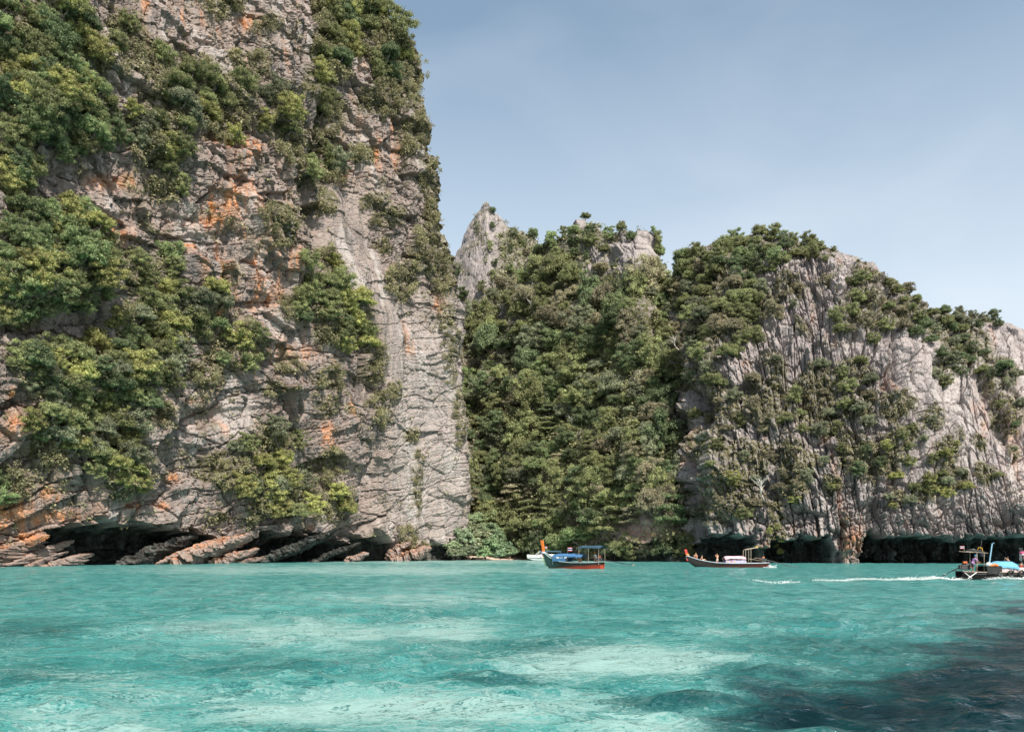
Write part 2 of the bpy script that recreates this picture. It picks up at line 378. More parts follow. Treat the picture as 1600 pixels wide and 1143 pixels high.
zz = np.concatenate([np.linspace(-2.5, 14, 76)[:-1], np.linspace(14, 100, 310)[:-1], np.linspace(100, 186, 262)[:-1], np.linspace(186, 216, 12)])
LEAN_Z = [-3, 35, 55, 80, 96, 116, 137, 157, 170, 180, 190, 205, 216]
LEAN_O = [0, 0.3, 2.0, 4.4, 8.2, 12.2, 16.2, 20.8, 24.6, 31, 42, 62, 92]
SS, ZZ = np.meshgrid(s_all, zz)
lean = np.interp(ZZ, LEAN_Z, LEAN_O)
X0 = bx[None, :] - 0.93 * lean; Y0 = by[None, :] + 0.25 * lean
P0 = np.stack([X0, Y0, ZZ], -1)
PX, PY = to_px(P0)
front = ((SS > S[i_vis0] - 60) & (SS < S[i_cor] + 10)).astype(float)
back = SS > S[i_cor]
PXm = np.where(back, 722.0, PX)
VM = veg_mask(PXm, PY, VEG_LEFT)
# smooth fallen-away slab that runs down the face
cxs = np.interp(PY, [290, 330, 383, 450, 550, 616, 700, 800], [538, 543, 543, 575, 601, 613, 625, 640])
hw = np.interp(PY, [290, 330, 383, 450, 550, 616, 700, 800], [28, 42, 41, 46, 24, 15, 10, 9])
slab = sstep(1.15, 0.7, np.abs(PXm - cxs) / hw) * sstep(275, 310, PY) * (0.25 + 0.75 * sstep(680, 540, PY)) * sstep(860, 800, PY)
right_face = sstep(575, 640, PXm) * sstep(380, 560, PY)         # even, thin-bedded wall near the corner
wx = SS + 2.2 * fbm(SS / 18, ZZ / 18, 2, 3); wz = ZZ + 1.5 * fbm(SS / 16, ZZ / 16, 2, 9)
dip = np.interp(ZZ, [0, 60, 120, 190], [0.27, 0.22, 0.08, 0.0])
zr = wz - SS * dip
upper = sstep(45, 85, ZZ)                                      # fluted upper wall, bedded lower wall
rough = (1 - 0.8 * slab) * (1 - 0.62 * right_face)
d = 3.6 * fbm(SS / 38, ZZ / 55, 4, 21)
d += 1.9 * fbm(SS / 13, ZZ / 22, 3, 25) * (1 - 0.6 * right_face)
d += upper * rough * (2.3 * ridged(wx / 8.5, wz / 60, 3, 31) + 0.55 * ridged(wx / 2.6, wz / 17, 3, 36))
lowm = 1 - upper
d += rough * (blocks(wx / 16, zr / 11, 40, 1.7, 1.2, 0.04, 1.1) + blocks(wx / 8.5, zr / 5.0, 41, 1.0, 1.1, 0.06, 1.0))
d += rough * lowm * (bricks(wx / 6.5, zr / 2.7, 141, 0.5, 0.75, 0.04, 0.1) + bricks(wx / 2.8, zr / 1.1, 145, 0.1, 0.28, 0.05, 0.12))
d += rough * upper * (bricks(zr / 9.5, wx / 3.8, 151, 0.75, 0.8, 0.03, 0.1) + bricks(zr / 3.6, wx / 1.6, 155, 0.2, 0.35, 0.05, 0.12) + blocks(wx / 3.2, zr / 3.4, 44, 0.3, 0.5, 0.07))
d += (0.2 + 0.8 * rough) * (1 - 0.85 * slab) * blocks(wx / 0.95 + 3, zr / 0.6, 47, 0.045, 0.10, 0.12)
d += (1 - 0.9 * slab) * 0.05 * ridged(wx / 0.9, wz / 0.9, 2, 52)
# thin beds on the wall by the corner
bed = (zr / 2.3 + 0.35 * fbm(SS / 9, ZZ / 3, 3, 57)) % 1.0
d += right_face * (1 - slab) * (0.16 * (sstep(0, 0.75, bed) - sstep(0.86, 1.0, bed) - 0.5) + bricks(wx / 7.0, zr / 2.1, 161, 0.13, 0.2, 0.03, 0.08))
d += 1.8 * slab + slab * 0.25 * fbm(wx / 1.5, wz / 9, 3, 61)
# gully that carries the trees beside the slab, and the dark slot at its head
cg = np.interp(PY, [0, 100, 200, 300, 400, 480, 560, 660], [505, 500, 503, 500, 494, 545, 575, 592])
d -= 3.2 * np.exp(-((PXm - cg) / 15) ** 2) * sstep(690, 600, PY)
d -= 3.0 * np.exp(-((PXm - 501) / 8) ** 2) * sstep(100, 160, PY) * sstep(420, 370, PY)
# ledges that carry the thickets
d += 0.7 * VM
for lx, ly, lr, lh in [(130, 500, 130, 30), (300, 205, 70, 12), (160, 335, 110, 14), (385, 470, 40, 20), (330, 640, 120, 16), (430, 560, 60, 8), (250, 770, 90, 14), (90, 270, 60, 16), (340, 210, 60, 10), (300, 365, 80, 9)]:
    k = (PY - ly) / lh - 0.25 * (PXm - lx) / lh * -0.25
    d -= 1.1 * np.exp(-((PXm - lx) / lr) ** 2) * sstep(-0.3, 0.25, k) * sstep(2.2, 0.6, k)
# tidal notch
NPX = [-60, 0, 55, 85, 120, 250, 350, 385, 440, 480, 590, 606, 618, 648, 668, 690, 718, 724]
NDP = [1.5, 1.5, 2.4, 7, 10, 12, 11, 8.0, 8.0, 10.5, 11, 9.0, 0.8, 0.6, 2.6, 3.5, 3.5, 2.0]
NTY = [868, 858, 850, 834, 814, 820, 838, 836, 828, 834, 838, 840, 860, 860, 852, 846, 850, 856]
nd = np.interp(PXm, NPX, NDP) * (1 + 0.25 * fbm(SS / 6, ZZ / 6, 3, 71)); nty = np.interp(PXm, NPX, NTY) + 7 * fbm(SS / 5.0, SS * 0, 4, 74) + 6 * perlin(SS / 13, SS * 0, 75) + 13 * (((SS + 2.5 * perlin(SS / 7, SS * 0, 76)) / 8.5) % 1.0 - 0.5)
ztop = np.maximum((HY - nty) / F * np.maximum(Y0, 60) + CH, 0.8)
q = np.clip(np.maximum(ZZ, 0) / ztop, 0, 1)
inward = nd * np.sqrt(1 - q ** 5)
# dripping ribs under the roof of the notch, slanting like the beds
rib = ridged((wx * 0.42 - ZZ * 0.9) / 1.5, (wx * 0.9 + ZZ * 0.42) / 8.0, 3, 77)
notch = sstep(1.02, 0.9, ZZ / ztop)
d = np.where(ZZ < ztop * 1.02, d * 0.55 + 1.5 * rib * notch * front * np.clip(nd / 6, 0, 1), d) - inward * front
d = np.where(front > 0, d, 5 * fbm(SS / 30, ZZ / 30, 3, 91))
edge_fade = sstep(216, 200, ZZ)
d *= edge_fade
P = P0.copy(); P[..., 0] += onx[None, :] * d; P[..., 1] += ony[None, :] * d
P[..., 2] += edge_fade * front * 0.25 * fbm(SS / 1.4, ZZ / 1.4, 2, 95) * sstep(0.5, 3, ZZ)
cen = np.array([P[-1, :, 0].mean(), P[-1, :, 1].mean(), 224.0])
P[-1] = P[-1] * 0.02 + cen * 0.98
PXd, PYd = PXm, PY
stain = np.zeros(PX.shape)
for cx, cy, rx, ry in ORANGE: stain = np.maximum(stain, blob(PXm, PY, cx, cy, rx, ry) * 1.15)
stain += 0.6 * sstep(0.12, 0.5, fbm(wx / 2.6, wz / 26, 3, 103)) * sstep(640, 520, PXm) * np.clip(blob(PXm, PY, 390, 400, 130, 150) + 0.8 * blob(PXm, PY, 330, 60, 120, 70) + 0.6 * blob(PXm, PY, 600, 200, 60, 120) + 0.7 * blob(PXm, PY, 60, 800, 90, 60), 0, 1)
stain *= (1 - slab) * front
pale = np.clip(slab * 0.08 + 0.5 * right_face + 0.7 * sstep(0.2, 0.5, fbm(wx / 7, wz / 22, 4, 111)), 0, 1) * front
moss = np.clip(VM * 1.1 + 0.55 * sstep(0.12, 0.5, fbm(wx / 9, wz / 9, 5, 121)) * (1 - slab) * (1 - 0.75 * right_face) + 0.5 * sstep(640, 690, PXm) * sstep(520, 300, PY), 0, 1)
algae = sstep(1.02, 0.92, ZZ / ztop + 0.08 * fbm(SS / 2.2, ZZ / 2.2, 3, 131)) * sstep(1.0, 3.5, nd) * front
attrs = {'stain': stain, 'pale': pale, 'moss': moss, 'algae': algae}
LC_P = P; LC_M = moss; LC_A = algae; LC_R, LC_C = P.shape[:2]
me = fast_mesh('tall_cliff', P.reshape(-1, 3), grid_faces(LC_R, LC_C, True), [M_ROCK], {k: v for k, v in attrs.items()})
cliff = link(bpy.data.objects.new('cliff', me)); tag(cliff, 'tall grey limestone cliff with orange stains and bushes rising beside the lagoon', None, None, 'structure')
LC_N = np.broadcast_to(np.stack([onx, ony, 0 * onx], -1)[None], P.shape)

# ------------------------------------------------------------------ hills: a face that climbs from its shore to its crest, then falls away behind
def hill(name, label, cols, xs_top, ytop, xs_b, Db, xs_t, Dt, nrow, nback, power, disp, mat, zb=-2.5, back_drop=120):
    cols = np.asarray(cols, float)
    yt = np.interp(cols, xs_top, ytop); db = np.interp(cols, xs_b, Db); dt = np.interp(cols, xs_t, Dt)
    zt = (HY - yt) / F * dt + CH
    t = np.linspace(0, 1, nrow)[:, None] ** 0.92
    Z = zb + (zt[None] - zb) * t
    D = db[None] + (dt - db)[None] * t ** power
    tb = np.linspace(0, 1, nback + 1)[1:, None]
    Zb = zt[None] * (1 - tb ** 1.6) - 3 * tb; Db_ = dt[None] + back_drop * tb
    Z = np.concatenate([Z, Zb]); D = np.concatenate([D, Db_])
    X = (cols[None] - CX) / F * np.concatenate([np.repeat(dt[None], 0, 0), D])
    P0 = np.stack([X, D, Z], -1)
    n0 = grid_normals(P0)
    n0 = np.where((n0[..., 1:2] > 0) & (np.arange(P0.shape[0])[:, None, None] < nrow), -n0, n0)
    n0 = np.where((n0[..., 2:3] < -0.2), -n0, n0)
    PX, PY = to_px(P0)
    isf = (np.arange(P0.shape[0]) < nrow)[:, None] * np.ones(cols.size)[None]
    crest = np.clip((nrow - 1 - np.arange(P0.shape[0])[:, None]) / (0.14 * nrow), 0.25, 1)
    crest = np.where(np.arange(P0.shape[0])[:, None] >= nrow, 0.25, crest)
    fade = np.clip(np.minimum(1, (np.arange(P0.shape[0])[::-1, None]) / max(nback, 1)), 0, 1)
    dd, attrs, extra = disp(P0, PX, PY, isf)
    P = P0 + n0 * (dd * fade * (crest if name == 'cliff' else 1))[..., None]
    if extra is not None: P = P + extra
    me = fast_mesh(name, P.reshape(-1, 3), grid_faces(P.shape[0], cols.size), [mat], attrs)
    o = link(bpy.data.objects.new(name, me)); tag(o, label, None, None, 'structure')
    return P, n0, attrs['moss'], attrs['algae']

# right-hand massif of fluted rock
C_NPX = [1030, 1084, 1092, 1140, 1184, 1192, 1204, 1212, 1296, 1308, 1348, 1358, 1368, 1382, 1600, 1760]
C_NDP = [4, 7, 9, 10, 10, 4.0, 4.0, 10, 10, 2.0, 2.0, 9, 11, 11, 11, 11]
C_NTY = [850, 845, 838, 837, 838, 858, 858, 838, 842, 866, 866, 832, 818, 838, 838, 838]
def massif_disp(P0, PX, PY, isf):
    X, D, Z = P0[..., 0], P0[..., 1], P0[..., 2]
    tilt = np.interp(PX, [1050, 1250, 1400, 1600], [0.05, 0.12, 0.24, 0.26])
    A = (PX - CX) / F * 195 + Z * tilt
    wa = A + 1.5 * fbm(A / 13, Z / 24, 2, 203); wz = Z + 1.6 * fbm(A / 10, Z / 10, 2, 207)
    VM = veg_mask(PX, PY, VEG_RIGHT)
    low = sstep(800, 700, PY)                                     # blocky low belt, fluted above
    d = 5.0 * fbm(A / 34, Z / 50, 4, 211) + 2.2 * fbm(A / 12, Z / 26, 3, 214)
    flute = 2.1 * ridged(wa / 7.5, wz / 26, 4, 221) + 0.6 * ridged(wa / 2.3, wz / 9, 3, 226)
    smooth = sstep(1380, 1460, PX) * sstep(480, 560, PY) * sstep(840, 760, PY)
    d += flute * (0.35 + 0.65 * low) * (1 - 0.45 * smooth)
    d += (1 - 0.4 * smooth) * blocks(wa / 4.5, wz / 6.0, 229, 1.2, 1.2, 0.07, 1.2)
    d += (1 - 0.5 * smooth) * bricks(wz / 5.5, wa / 3.0, 231, 1.0, 1.5, 0.05, 0.12)
    d += (1 - 0.55 * smooth) * bricks(wz / 2.6, wa / 1.3, 236, 0.35, 0.7, 0.08, 0.16)
    zr = wz - X * 0.22
    d += (1 - low) * (bricks(X / 4.2, zr / 2.0, 241, 0.6, 0.9, 0.05, 0.13) + bricks(X / 1.6, zr / 0.8, 244, 0.2, 0.3, 0.08, 0.15))
    d += 0.14 * ridged(wa / 0.8, wz / 1.4, 2, 249)
    d += 1.0 * VM
    # vegetated gully line that parts the face from the shoulder behind it
    gx = np.interp(PY, [440, 500, 560, 620, 680], [1420, 1445, 1492, 1545, 1580])
    d -= 3.5 * np.exp(-((PX - gx) / 14) ** 2) * sstep(430, 470, PY) * sstep(720, 640, PY)
    gx2 = np.interp(PY, [560, 640, 700, 860], [1092, 1098, 1106, 1088])
    d -= 4.5 * np.exp(-((PX - gx2) / 9) ** 2) * sstep(600, 650, PY)
    d -= 3.0 * np.exp(-((PX - 1364) / 11) ** 2) * sstep(770, 812, PY)
    d += 3.2 * np.exp(-((PX - 1328) / 18) ** 2) * sstep(760, 830, PY) + 1.6 * np.exp(-((PX - 1198) / 8) ** 2) * sstep(815, 845, PY)
    nd = np.interp(PX, C_NPX, C_NDP) * (1 + 0.25 * fbm(X / 5, Z / 5, 3, 251)); nty = np.interp(PX, C_NPX, C_NTY) + 7.5 * fbm(X / 3.2, X * 0, 5, 254) + 4 * perlin(X / 11, X * 0, 255) + 7 * (_h(np.floor(X / 3.1 + 0.8 * perlin(X / 5, X * 0, 256)), X * 0, 258) - 0.5)
    hang = (_h(np.floor(X / 2.4 + 0.9 * perlin(X / 4, X * 0, 281)), X * 0, 283) > 0.93)
    nty = nty + np.where(hang, 6 + 16 * perlin(X / 0.8, X * 0, 285), 0); nd = np.where(hang, nd * 0.2, nd)
    ztop = np.maximum((HY - nty) / F * D + CH, 0.5)
    q = np.clip(np.maximum(Z, 0) / ztop, 0, 1)
    inw = nd * np.sqrt(1 - q ** 6) * isf
    rib = ridged((X + 0.3 * Z) / 1.7, Z / 7, 3, 257)
    notch = sstep(1.02, 0.9, Z / ztop) * isf
    d = d * (1 - 0.5 * notch) + (1.9 * rib + 0.8 * blocks(X / 2.6, Z / 2.2, 259, 0.9, 0.6, 0.1, 1.0)) * notch * np.clip(nd / 6, 0, 1)
    extra = np.zeros(P0.shape); extra[..., 1] = inw                # undercut straight back
    stain = 0.9 * blob(PX, PY, 1340, 845, 16, 20) + 0.5 * blob(PX, PY, 1585, 700, 14, 60) + 0.55 * blob(PX, PY, 1540, 640, 6, 30) + 0.5 * blob(PX, PY, 1200, 855, 6, 10) + 0.35 * sstep(0.3, 0.6, fbm(A / 5, Z / 12, 4, 261))
    pale = 0.6 * sstep(0.1, 0.5, fbm(A / 5, Z / 26, 4, 265)) + 0.4 * smooth
    moss = np.clip(VM * 1.1 + 0.5 * sstep(0.15, 0.5, fbm(X / 8, Z / 8, 5, 271)) * sstep(1420, 1250, PX), 0, 1)
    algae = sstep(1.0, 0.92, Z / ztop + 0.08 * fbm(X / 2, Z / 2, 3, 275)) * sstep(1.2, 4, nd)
    return d, {'stain': np.clip(stain, 0, 1), 'pale': np.clip(pale, 0, 1), 'moss': moss, 'algae': algae}, extra

c_cols = np.concatenate([np.linspace(1030, 1630, 520), np.linspace(1630, 1780, 24)[1:], np.linspace(1780, 3000, 40)[1:]])
C_P, C_N, C_M, C_A = hill('cliff', 'broad fluted limestone headland with a wooded dome above the longtail boats', c_cols,
    [1030, 1045, 1062, 1080, 1110, 1150, 1190, 1220, 1250, 1285, 1310, 1340, 1365, 1390, 1415, 1440, 1470, 1510, 1550, 1580, 1600, 1650, 1780, 2000, 3000],
    [540, 455, 410, 396, 386, 376, 371, 372, 381, 386, 390, 405, 420, 438, 460, 486, 494, 500, 504, 508, 519, 548, 560, 420, 300],
    [1030, 1060, 1085, 1120, 1200, 1300, 1322, 1345, 1400, 1500, 1600, 1780, 3000], [262, 232, 205, 192, 184, 177, 176, 175, 174, 171, 165, 150, 105],
    [1030, 1060, 1120, 1200, 1300, 1400, 1440, 1500, 1600, 1780, 3000], [330, 310, 290, 272, 248, 232, 236, 250, 240, 205, 150], 400, 40, 1.75, massif_disp, M_ROCK2)

# wooded hill in the gap
def wood_disp(P0, PX, PY, isf):
    X, D, Z = P0[..., 0], P0[..., 1], P0[..., 2]
    A = X + 0.12 * Z
    d = 7.5 * fbm(X / 34, Z / 38, 4, 303) + 3.6 * fbm(X / 12, Z / 15, 3, 306)
    rock = np.maximum.reduce([blob(PX, PY, 985, 402, 34, 38), 0.9 * blob(PX, PY, 936, 405, 28, 22), blob(PX, PY, 908, 352, 14, 12), 0.9 * blob(PX, PY, 1000, 835, 60, 26), 0.8 * blob(PX, PY, 880, 420, 14, 10), 0.7 * blob(PX, PY, 790, 480, 14, 18)])
    d += (0.3 + rock) * (1.4 * ridged(A / 3.6, Z / 26, 3, 311) + 0.8 * ridged(A / 1.6, Z / 10, 3, 315) + blocks(A / 2.6, Z / 6, 318, 0.6, 0.7, 0.16))
    d -= 7 * np.exp(-((PX - np.interp(PY, [460, 640, 860], [725, 735, 812])) / 16) ** 2)
    nd = np.interp(PX, [900, 940, 960, 1080, 1110], [0, 1, 4.5, 5, 5]); ztop = np.maximum((HY - np.interp(PX, [900, 950, 1000, 1040, 1080], [866, 864, 856, 852, 846]) - 4 * fbm(X / 3, X * 0, 3, 321)) / F * D + CH, 0.4)
    q = np.clip(np.maximum(Z, 0) / ztop, 0, 1)
    extra = np.zeros(P0.shape); extra[..., 1] = nd * np.sqrt(1 - q ** 6) * isf
    algae = sstep(1.05, 0.85, Z / ztop) * sstep(0.5, 3, nd)
    moss = np.clip(1.15 - 1.3 * rock, 0, 1)
    stain = 0.6 * blob(PX, PY, 1000, 840, 60, 18)
    return d, {'stain': stain, 'pale': 0.2 * rock, 'moss': moss, 'algae': algae}, extra
b_cols = np.linspace(676, 1112, 250)
B_P, B_N, B_M, B_A = hill('hill', 'steep hill covered in dark forest filling the gap behind the beach', b_cols,
    [676, 690, 720, 745, 765, 785, 805, 830, 850, 880, 896, 905, 915, 940, 985, 1000, 1010, 1018, 1040, 1080, 1112],
    [490, 484, 486, 505, 488, 458, 424, 390, 378, 368, 362, 356, 362, 364, 366, 372, 402, 440, 440, 470, 560],
    [676, 720, 800, 870, 950, 1020, 1090, 1112], [292, 284, 272, 252, 228, 210, 203, 200],
    [676, 720, 800, 900, 1000, 1112], [400, 392, 375, 352, 322, 290], 330, 26, 1.25, wood_disp, M_ROCK2, back_drop=90)

def spire_disp(P0, PX, PY, isf):
    X, D, Z = P0[..., 0], P0[..., 1], P0[..., 2]
    A = X - 0.12 * Z
    d = 4 * fbm(X / 16, Z / 26, 3, 403) + 1.5 * ridged(A / 5, Z / 30, 3, 406) + blocks(A / 3.6, Z / 8, 411, 0.9, 1.0, 0.15) + blocks(A / 1.6, Z / 2.6, 414, 0.35, 0.5, 0.2)
    moss = np.clip(sstep(768, 800, PX + 0.25 * (PY - 380)) + 0.6 * sstep(0.1, 0.4, fbm(X / 7, Z / 7, 4, 416)), 0, 1)
    return d * 0.42, {'stain': 0 * d, 'pale': 0.2 + 0 * d, 'moss': moss, 'algae': 0 * d}, None
S_P, S_N, S_M, S_A = hill('hill', 'pointed grey rock spire with bushes on one flank', np.linspace(684, 870, 130),
    [684, 700, 712, 722, 735, 752, 760, 772, 795, 805, 820, 835, 845, 870], [490, 430, 402, 382, 352, 326, 314, 330, 354, 360, 362, 370, 394, 470],
    [684, 870], [372, 372], [684, 760, 870], [425, 408, 420], 150, 16, 1.1, spire_disp, M_ROCK2, zb=40, back_drop=60)

# unseen cliff added outside the frame, shaped to throw shade across the near water
def shade_cliff():
    e0 = np.array([2.4, 9.8]); e1 = np.array([18.3, 28.5])            # edge of its shade on the water
    u0 = (e1 - e0) / np.linalg.norm(e1 - e0); w0 = np.array([u0[1], -u0[0]]); H = 40.0
    off = H / math.tan(SUN_EL) * np.array([math.sin(SUN_AZ), math.cos(SUN_AZ)])
    c0 = (e0 + e1) * 0.5 + off + w0 * 12.0 + u0 * 22.0
    th = np.linspace(0, 2 * math.pi, 420, endpoint=False)
    T, K = np.meshgrid(th, np.linspace(0, 1, 70))
    lx = np.sign(np.cos(T)) * np.abs(np.cos(T)) ** 0.8 * 75; ly = np.sign(np.sin(T)) * np.abs(np.sin(T)) ** 0.6 * 11
    shrink = np.where(K > 0.93, np.sqrt(np.maximum(0, 1 - ((K - 0.93) / 0.07) ** 2)), 1.0)
    n = 1.6 * fbm(lx / 9, K * 5 + ly / 8, 4, 503)
    X = c0[0] + u0[0] * lx * shrink + w0[0] * (ly + np.sign(ly) * n) * shrink
    Y = c0[1] + u0[1] * lx * shrink + w0[1] * (ly + np.sign(ly) * n) * shrink
    Z = -2.5 + K * (H + 1.5 + 5.5 * fbm(lx / 9, ly * 0, 5, 506))
    at = {'stain': 0 * X, 'pale': 0 * X + 0.3, 'moss': sstep(0.6, 0.9, K), 'algae': sstep(0.14, 0.08, K)}
    me = fast_mesh('cliff', np.stack([X, Y, Z], -1).reshape(-1, 3), grid_faces(70, 420, True), [M_ROCK2], at)
    tag(link(bpy.data.objects.new('cliff', me)), 'unseen limestone cliff added to shade the near water', None, None, 'structure')
    t = np.linspace(-74, 74, 300)
    return np.stack([c0[0] + u0[0] * t - w0[0] * 9.5, c0[1] + u0[1] * t - w0[1] * 9.5, -1.5 + H + 5.5 * fbm(t / 9, t * 0, 5, 506)], 1)
SHADE_RIDGE = shade_cliff()

# ------------------------------------------------------------------ water
_wr = np.random.default_rng(606)
WAVES = [(lam, math.radians(100 + a), ph, st) for lam, a, ph, st in zip(np.geomspace(7.5, 0.34, 46), _wr.normal(0, 48, 46), _wr.uniform(0, 6.283, 46), _wr.uniform(0.6, 1.4, 46))]
def wave(x, y):
    """choppy water: crossing wave trains with sharpened crests, bent by slow eddies, patchy in strength"""
    x = np.asarray(x, float); y = np.asarray(y, float)
    r = np.hypot(x, y)
    wx = x + 1.3 * perlin(x / 6.5, y / 6.5, 631); wy = y + 1.3 * perlin(x / 6.5, y / 6.5, 633)
    gust = 0.75 + 0.5 * perlin(x / 9, y / 9, 635)
    a = 0.05 * fbm(x / 9, y / 6, 2, 603)
    for lam, an, ph, st in WAVES:
        k = 6.2832 / lam
        fade = np.clip(1.5 - r / (lam * 48), 0, 1)
        if fade.max() <= 0: continue
        p = k * (wx * math.cos(an) + wy * math.sin(an)) + ph
        sh = 0.5 + 0.5 * np.sin(p)
        a = a + (0.021 if lam < 1.8 else 0.010) * min(lam, 4.0) * st * fade * gust * (sh ** 1.7 - 0.42)
    return a * np.clip(1.35 - r / 420, 0.25, 1)

def water():
    py = np.concatenate([[1300, 1240], np.arange(1190, 900, -0.95), np.arange(900, 870, -0.62), [868.5, 867.5, 866.6, 865.8, 865.0, 864.5, 864.3]])
    D = CH * F / (py - HY)
    px = np.concatenate([[-900, -600, -400, -250], np.arange(-140, 1741, 3.6), [1850, 2000, 2300, 2700]])
    PXw, Dw = np.meshgrid(px, D)
    X = (PXw - CX) / F * Dw
    Z = wave(X, Dw)
    PYw = HY + CH * F / Dw
    wob = 26 * fbm(X / 6, Dw / 6, 3, 623)
    pale = np.zeros(X.shape); reef_shade = np.zeros(X.shape)
    for cx, cy, rx, ry, s in [(480, 985, 260, 26, .7), (960, 1032, 190, 22, 1), (640, 1105, 330, 30, .9), (120, 1120, 160, 26, .7), (1010, 1130, 130, 30, .8), (640, 935, 250, 14, .55), (700, 985, 90, 26, .7), (560, 890, 420, 9, .7), (720, 876, 260, 4, .9), (150, 1060, 150, 9, .5), (1120, 985, 130, 12, .4), (250, 1085, 200, 14, .5)]:
        pale = np.maximum(pale, s * blob(PXw + wob, PYw + wob * 0.25, cx, cy, rx, ry))
    for cx, cy, rx, ry, s in [(430, 1038, 170, 22, .5), (70, 1058, 160, 22, .5), (60, 985, 130, 26, .6), (880, 1010, 150, 16, .5), (1010, 1090, 110, 14, .7), (760, 1055, 120, 14, .6), (300, 950, 140, 8, .35), (1330, 1010, 240, 26, .6), (1480, 960, 160, 14, .5), (1500, 1080, 330, 70, .85), (950, 975, 160, 10, .4), (1250, 1120, 160, 40, .8), (1580, 1010, 120, 50, .9), (1150, 900, 400, 10, .3), (180, 925, 170, 9, .3)]:  # dark seabed patches; those at lower right also paint in shade
        reef_shade = np.maximum(reef_shade, s * blob(PXw + wob * 1.4, PYw + wob * 0.3, cx, cy, rx, ry))
    n = PXw.size; R_, C_ = PXw.shape
    V0 = np.stack([X, Dw, Z], -1).reshape(-1, 3)
    # level sheet under it that carries the sea on to the horizon all round
    B = np.array([(-12000, -12000, -0.55), (12000, -12000, -0.55), (12000, 12000, -0.55), (-12000, 12000, -0.55)])
    Q = np.concatenate([grid_faces(R_, C_), [[n, n + 1, n + 2, n + 3]]])
    at = {'pale': np.concatenate([pale.ravel(), [0] * 4]), 'reef_shade': np.concatenate([reef_shade.ravel(), [0.3] * 4])}
    t = NT('turquoise_sea'); co = t.objco()
    # ripples too fine for the mesh; the broader ones also bend the view of the bed
    b1 = t.noise(t.mapping(co, (1.5, 2.1, 1)), 1.0, 3, 0.55)
    b2 = t.noise(t.mapping(co, (4.5, 6.5, 1)), 1.0, 4, 0.6)
    h = t.math('ADD', t.math('MULTIPLY', b1, 0.8), t.math('MULTIPLY', b2, 0.4))
    nb = t.bump(h, 0.9, 0.2)
    nc = t.bump(b1, 0.55, 0.2)
    # the bed is seen through the moving surface: every ripple bends the line of sight
    sc = t.node('ShaderNodeVectorMath', operation='MULTIPLY'); t.l.new(nc, sc.inputs[0]); sc.inputs[1].default_value = (2.4, 2.4, 0)
    ad = t.node('ShaderNodeVectorMath', operation='ADD'); t.l.new(co, ad.inputs[0]); t.l.new(sc.outputs[0], ad.inputs[1]); bed = ad.outputs[0]
    n1 = t.noise(t.mapping(bed, (0.16, 0.3, 1)), 1.0, 5, 0.6, 0.4)
    n2 = t.noise(t.mapping(bed, (0.8, 1.0, 1)), 1.0, 5, 0.7, 0.3)
    n3 = t.noise(t.mapping(bed, (0.9, 1.1, 1), loc=(3, 9, 0)), 1.0, 6, 0.72, 0.2)
    n4 = t.noise(t.mapping(bed, (1.7, 2.3, 1), loc=(5, 2, 0)), 1.0, 4, 0.6, 0.6)  # wavelet facets, dark and bright, painted into the body colour
    c = t.mix(t.rng(n1, 0.34, 0.66), (0.03, 0.185, 0.172), (0.085, 0.315, 0.29))
    c = t.mix(t.rng(n3, 0.47, 0.62, 0, 0.75), c, (0.016, 0.125, 0.125))
    c = t.mix(t.rng(n2, 0.5, 0.68, 0, 0.5), c, (0.24, 0.42, 0.39))
    wob = t.math('ADD', t.math('MULTIPLY', t.math('SUBTRACT', n3, 0.5), 1.5), t.math('MULTIPLY', t.math('SUBTRACT', n2, 0.5), 0.9))
    pn = t.rng(t.math('ADD', t.attr('pale'), wob), 0.32, 0.72, 0.0, 0.95)
    c = t.mix(pn, c, (0.29, 0.45, 0.415))
    c = t.mix(t.rng(n4, 0.57, 0.60, 0, 0.75), c, (0.008, 0.105, 0.108))
    c = t.mix(t.rng(n4, 0.42, 0.38, 0, 0.55), c, (0.30, 0.47, 0.435))
    rn = t.rng(t.math('ADD', t.attr('reef_shade'), t.math('MULTIPLY', wob, -0.8)), 0.3, 0.75, 0.0, 0.96)
    c = t.mix(rn, c, (0.007, 0.058, 0.06))  # dark bed colour, also serving as the painted shade
    dif = t.node('ShaderNodeBsdfDiffuse'); t.put(dif.inputs['Color'], c); dif.inputs['Normal'].default_value = (0, 0, 1)
    up = t.node('ShaderNodeCombineXYZ'); up.inputs[2].default_value = 1.0; t.l.new(up.outputs[0], dif.inputs['Normal'])
    gls = t.node('ShaderNodeBsdfGlossy'); gls.inputs['Roughness'].default_value = 0.05; t.l.new(nb, gls.inputs['Normal'])
    fr = t.node('ShaderNodeFresnel'); fr.inputs['IOR'].default_value = 1.30; t.l.new(nb, fr.inputs['Normal'])
    mx = t.node('ShaderNodeMixShader'); t.put(mx.inputs[0], t.math('MULTIPLY', fr.outputs[0], 0.8)); t.l.new(dif.outputs[0], mx.inputs[1]); t.l.new(gls.outputs[0], mx.inputs[2])
    t.l.new(mx.outputs[0], t.out.inputs['Surface'])
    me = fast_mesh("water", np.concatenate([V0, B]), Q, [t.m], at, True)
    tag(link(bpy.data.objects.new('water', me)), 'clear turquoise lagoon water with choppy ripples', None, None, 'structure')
water()

